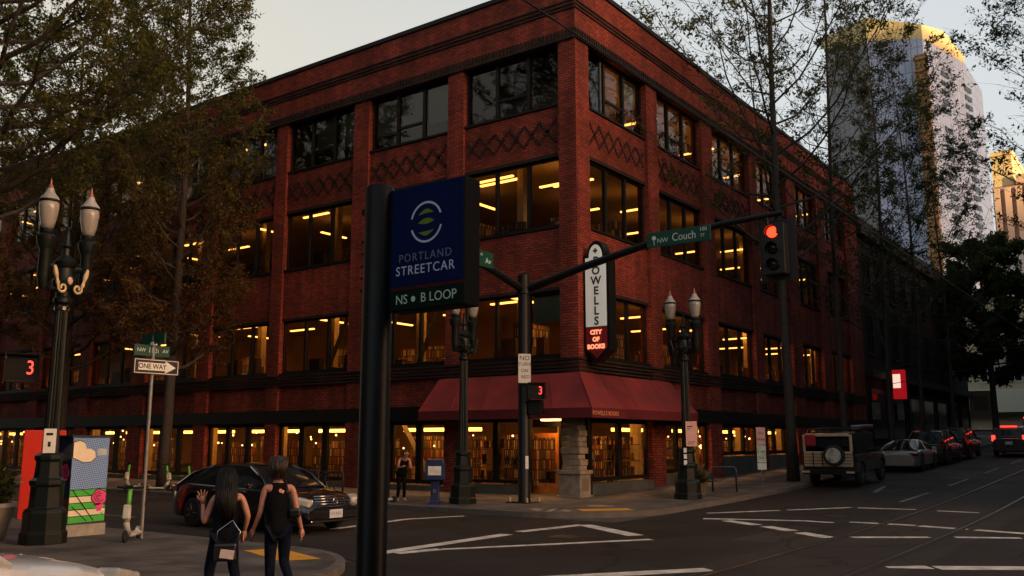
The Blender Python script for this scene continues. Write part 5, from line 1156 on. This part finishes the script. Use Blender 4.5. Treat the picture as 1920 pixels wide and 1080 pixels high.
# ------------------------------------------------------------------ people
def skin_obj(name, V, Ed, Rd, m, parent, root=0, sub=2, extra=None):
    me=bpy.data.meshes.new(name); me.from_pydata([tuple(v) for v in V],Ed,[]); me.update(); o=bpy.data.objects.new('tmp',me); COL.objects.link(o)
    o.modifiers.new('skin','SKIN').use_smooth_shade=True
    sv=me.skin_vertices[0].data if me.skin_vertices else None
    if sv is None:
        import bmesh
        bm=bmesh.new(); bm.from_mesh(me); bm.verts.layers.skin.verify(); bm.to_mesh(me); bm.free(); sv=me.skin_vertices[0].data
    for i,r_ in enumerate(Rd): sv[i].radius=(r_,r_) if not hasattr(r_,'__len__') else r_; sv[i].use_root=(i==root)
    s=o.modifiers.new('s','SUBSURF'); s.levels=sub; s.render_levels=sub
    dg=bpy.context.evaluated_depsgraph_get(); ev=o.evaluated_get(dg); m2=bpy.data.meshes.new_from_object(ev); bpy.data.objects.remove(o); bpy.data.meshes.remove(me)
    if extra:
        import bmesh
        bm=bmesh.new(); bm.from_mesh(m2)
        ex=bpy.data.meshes.new('x'); ex.from_pydata(extra.v,[],extra.f); bm.from_mesh(ex); bm.to_mesh(m2); bm.free(); bpy.data.meshes.remove(ex)
    m2.materials.clear(); m2.materials.append(m); m2.polygons.foreach_set('use_smooth',[True]*len(m2.polygons)); m2.name=name
    q=bpy.data.objects.new(name,m2); COL.objects.link(q); q.parent=parent; return q
def hand_fingers(mb, wrist, d, pn, spread=.25, curl=.3, s=1.0, thumb=1):
    """palm and five fingers: d along the hand, pn the palm normal"""
    d=Vector(d).normalized(); pn=Vector(pn); pn=(pn-d*pn.dot(d)).normalized(); sd_=d.cross(pn); w=Vector(wrist)
    P=[(w+sd_*(.024*s*a)+d*(.0)) for a in (-1,1)]
    mb.tube([w-d*.01*s,w+d*.04*s,w+d*.085*s],[.026*s,.036*s,.034*s],8)
    for k,(off,ln) in enumerate(((-.030,.072),(-.010,.082),(.011,.077),(.031,.060))):
        a=(k-1.5)*spread; dd=(d*math.cos(a)+sd_*math.sin(a)); b0=w+d*.075*s+sd_*off*s
        p1=b0+dd*ln*.45*s; d2=(dd*math.cos(curl)+pn*math.sin(curl)); p2=p1+d2*ln*.33*s; d3=(dd*math.cos(curl*2.2)+pn*math.sin(curl*2.2)); p3=p2+d3*ln*.28*s
        mb.tube([b0,p1,p2,p3],[.0115*s,.0105*s,.0095*s,.006*s],6)
    b0=w+d*.03*s-sd_*.028*s*thumb; dd=(d*.75-sd_*.65*thumb+pn*.15).normalized()
    mb.tube([b0,b0+dd*.04*s,b0+(dd*.8+d*.3).normalized()*.075*s],[.015*s,.0125*s,.008*s],6)
def person(label, loc, rz, J, hairp, topm, legm, hairm, s=1.0, shoe=None, sub=2, hands=(), sleeves=False, top_z=(0,0), nose=(0,.1,0)):
    t=thing('person',label,'person',loc,rz)
    N=['pel','spine','chest','neck','h1','h2','h3','ls','le','lw','rs','re','rw','lh','lk','la','lt','rh','rk','ra','rt']
    rad=dict(pel=(.135,.115),spine=(.115,.092),chest=(.135,.10),neck=.052,h1=.078,h2=(.082,.098),h3=.07,ls=.056,le=.041,lw=.027,rs=.056,re=.041,rw=.027,lh=.092,lk=.062,la=.040,lt=.032,rh=.092,rk=.062,ra=.040,rt=.032)
    E=[('pel','spine'),('spine','chest'),('chest','neck'),('neck','h1'),('h1','h2'),('h2','h3'),('chest','ls'),('ls','le'),('le','lw'),('chest','rs'),('rs','re'),('re','rw'),('pel','lh'),('lh','lk'),('lk','la'),('la','lt'),('pel','rh'),('rh','rk'),('rk','ra'),('ra','rt')]
    ix={k:i for i,k in enumerate(N)}; V=[J[k] for k in N]
    ex=MB()
    for (w,d,pn,sp,cu,th) in hands: hand_fingers(ex,J[w],d,pn,sp,cu,s*1.1,th)
    hc=Vector(J['h2']); nd=Vector(nose); ex.ball(hc+nd*1.0+Vector((0,0,-.02)),.02,8,5,(1,1,1.4))
    fr_=nd.normalized(); sidev=fr_.cross(Vector((0,0,1)))
    for q in (-1,1): ex.ball(hc+sidev*q*.085,.02,8,5,(.7,1,1.5)); ex.ball(hc+nd*.88+sidev*q*.032+Vector((0,0,.02)),.012,6,4)
    ex.ball(hc+nd*.86+Vector((0,0,-.065)),.018,8,4,(1.4,1,.5))
    skin_obj('body',V,[(ix[a],ix[b]) for a,b in E],[rad[k] if not hasattr(rad[k],'__len__') else rad[k] for k in N],M_skin,t,0,sub,ex)
    def grow(names,edges,add,nm,m,root=0,over=None):
        i2={k:i for i,k in enumerate(names)}; r_=[]
        for k in names:
            v=rad.get(k,.1) if not (over and k in over) else over[k]; r_.append((v[0]+add,v[1]+add) if hasattr(v,'__len__') else v+add)
        return skin_obj(nm,[J[k] for k in names],[(i2[a],i2[b]) for a,b in edges],r_,m,t,root,sub)
    J['ntop']=tuple(Vector(J['chest'])*.38+Vector(J['neck'])*.62)
    J['lsi']=tuple(Vector(J['ls'])*.8+Vector(J['chest'])*.2); J['rsi']=tuple(Vector(J['rs'])*.8+Vector(J['chest'])*.2)
    J['hem']=tuple(Vector(J['pel'])+Vector((0,0,-.17)))
    arms=[('chest','lsi'),('chest','rsi')]; nm=['spine','hem','chest','ntop','lsi','rsi']; over={'hem':(.2,.19),'ntop':.095,'lsi':.075,'rsi':.075,'spine':(.15,.125),'chest':(.175,.135)}
    if sleeves:
        nm=['spine','hem','chest','ntop','ls','rs','le','re','lw','rw']; arms=[('chest','ls'),('chest','rs'),('ls','le'),('rs','re'),('le','lw'),('re','rw')]
    grow(nm,[('spine','hem'),('spine','chest'),('chest','ntop')]+arms,.014,'top',topm,0,over)
    grow(['pel','lh','lk','la','rh','rk','ra'],[('pel','lh'),('lh','lk'),('lk','la'),('pel','rh'),('rh','rk'),('rk','ra')],.013,'trousers',legm)
    i=0
    for a,b in (('la','lt'),('ra','rt')):
        A=Vector(J[a]); B=Vector(J[b]); dd=(B-A).normalized()
        skin_obj('shoe',[A+Vector((0,0,-.03))-dd*.05,A*.5+B*.5+Vector((0,0,-.02)),B+dd*.05],[(0,1),(1,2)],[.048,.046,.036],shoe or M_black,t,0,1)
    hp=[Vector(p) for p,_ in hairp]; rg_=random.Random(len(label)); sx_=MB(); back_=-Vector(nose).normalized(); rt_=back_.cross(Vector((0,0,1)))
    for k in range(90 if len(hp)>3 else 30):                               # loose strands over the hair mass
        a_=rg_.uniform(-1.9,1.9); pts_=[]
        for (p_,r_) in hairp:
            pts_.append(Vector(p_)+(back_*math.cos(a_)+rt_*math.sin(a_))*r_*rg_.uniform(.96,1.16)+Vector((rg_.uniform(-.008,.008),0,rg_.uniform(-.01,.01))))
        pts_[-1]+=Vector((rg_.uniform(-.04,.04),rg_.uniform(-.02,.02),-rg_.uniform(0,.12)))
        sx_.tube(pts_,[.012]+[.010]*(len(pts_)-2)+[.002],4)
    skin_obj('hair',hp,[(k,k+1) for k in range(len(hp)-1)],[r_ for _,r_ in hairp],hairm,t,0,sub,sx_)
    t.scale=(.97,.97,.97)
    return t
M_bl=pm('black cotton',(.006,.006,.007),.9,bump=.9,bscale=9,spec=.1); M_jean=pm('dark denim',(.008,.011,.024),.9,var=.3,scale=25,bump=1.0,bscale=11,spec=.1); M_hair=pm('black hair',(.008,.006,.005),.5,spec=.3); M_brown=pm('brown hair',(.03,.016,.010),.5); M_sneak=pm('pale shoes',(.5,.47,.42),.6)
c_,s_=math.cos,math.sin
# nearer woman on the left: head bowed, left hand raised
J1=dict(pel=(-.01,0,.98),spine=(0,.03,1.18),chest=(.02,.06,1.38),neck=(.01,.11,1.53),h1=(.0,.17,1.60),h2=(.0,.19,1.68),h3=(.0,.19,1.73),ls=(-.15,.06,1.44),le=(-.27,.08,1.10),lw=(-.30,.16,1.36),rs=(.19,.06,1.45),re=(.29,.05,1.18),rw=(.25,.16,.98),
  lh=(-.09,0,.92),lk=(-.17,.10,.52),la=(-.17,.02,.11),lt=(-.17,.18,.05),rh=(.09,0,.92),rk=(.13,.12,.52),ra=(.24,-.10,.16),rt=(.28,.04,.07))
w1=person('woman in black with long dark hair, bowed head and one raised open hand',(7.55,10.05,.0),R(-38),J1,[((0,.17,1.79),.08),((0,.13,1.70),.115),((0,.05,1.56),.125),((0,-.05,1.42),.12),((.02,-.08,1.28),.085),((.03,-.07,1.16),.03)],M_bl,M_jean,M_hair,
  hands=(('lw',(-.05,.02,1),(0,-1,0),.26,.12,1),('rw',(-.1,.3,-1),(-1,0,0),.06,.5,1)),nose=(0,.095,-.02))
bg=thing('handbag','small black handbag with a white patch carried by the woman with long hair','handbag',(7.5,9.75,0),R(-38)); MB().rbox((-.12,-.0,.74),(.27,.10,.22)).build('bag',pm('black leather',(.012,.012,.012),.35),bg,bevel=.03); MB().rbox((-.10,-.055,.72),(.17,.012,.11),ry=.15).build('patch',pm('white patch',(.6,.5,.46),.6),bg,bevel=.01); MB().tube([(-.24,0,.84),(-.22,0,1.0),(-.05,.05,1.12),(.05,.0,.98),(.0,0,.84)],.008,6).build('strap',M_chrome,bg,smooth=True)
# taller woman on the right, mid stride
J2=dict(pel=(.04,0,1.03),spine=(.02,.02,1.26),chest=(.01,.04,1.48),neck=(0,.06,1.66),h1=(.0,.08,1.74),h2=(.0,.10,1.82),h3=(.0,.10,1.87),ls=(-.16,.03,1.56),le=(-.21,.04,1.22),lw=(-.30,.14,.99),rs=(.19,.03,1.56),re=(.27,.02,1.24),rw=(.34,.10,.98),
  lh=(-.06,0,.97),lk=(-.06,.08,.54),la=(-.05,.04,.11),lt=(-.04,.20,.05),rh=(.12,0,.97),rk=(.12,.10,.56),ra=(.22,-.28,.34),rt=(.25,-.22,.2))
w2=person('taller woman in black sleeveless top and dark jeans with hair tied up, mid stride',(8.1,9.72,.0),R(-40),J2,[((0,.10,1.95),.08),((0,.05,1.90),.105),((0,.01,1.82),.10),((0,.01,1.75),.055)],M_bl,M_jean,M_brown,
  hands=(('lw',(-.2,.3,-1),(1,0,0),.06,.5,-1),('rw',(.05,.15,-1),(-1,0,0),.08,.55,1)),nose=(.02,.095,0),shoe=pm('tan shoes',(.3,.18,.12),.6))
pg=thing('shoulder_bag','small dark shoulder bag at the right hip of the taller woman','handbag',(8.1,9.72,0),R(-40)); MB().rbox((.24,-.06,1.18),(.14,.07,.12)).build('bag',pm('black leather',(.012,.012,.012),.35),pg,bevel=.03); MB().tube([(.2,-.06,1.25),(.14,-.08,1.45),(.1,.0,1.60)],.008,6).build('strap',M_black,pg)
def stand(label,loc,rz,topm,hair,bend=.0,s=.98):
    J=dict(pel=(0,0,.98),spine=(0,.03+bend*.3,1.18),chest=(0,.05+bend,1.38-bend*.1),neck=(0,.08+bend*1.5,1.54-bend*.2),h1=(0,.12+bend*1.7,1.60-bend*.3),h2=(0,.13+bend*1.8,1.68-bend*.3),h3=(0,.13+bend*1.8,1.73-bend*.3),ls=(-.17,.05+bend,1.44-bend*.1),le=(-.22,.12+bend,1.14),lw=(-.12,.34+bend,1.12),rs=(.17,.05+bend,1.44-bend*.1),re=(.23,.10+bend,1.14),rw=(.13,.32+bend,1.18),
      lh=(-.09,0,.92),lk=(-.10,.04,.5),la=(-.10,0,.10),lt=(-.11,.15,.05),rh=(.09,0,.92),rk=(.11,.06,.5),ra=(.13,0,.10),rt=(.15,.15,.05))
    return person(label,loc,rz,J,[((0,.10+bend*1.8,1.79-bend*.3),.07),((0,.06+bend*1.7,1.70-bend*.3),.095),((0,.03+bend*1.5,1.6-bend*.2),.07)],topm,M_bl,hair,sub=1,shoe=M_sneak,hands=(('lw',(.1,1,.1),(0,0,1),.1,.4,1),('rw',(-.1,1,.1),(0,0,1),.1,.4,-1)))
stand('person in black with a white collar at the map stand by the shop window',(22.6,21.9,.15),R(120),M_bl,M_brown,.12)
stand('bare armed person in dark clothes looking down beside the map stand',(22.9,21.25,.15),R(150),M_bl,M_brown,.22)
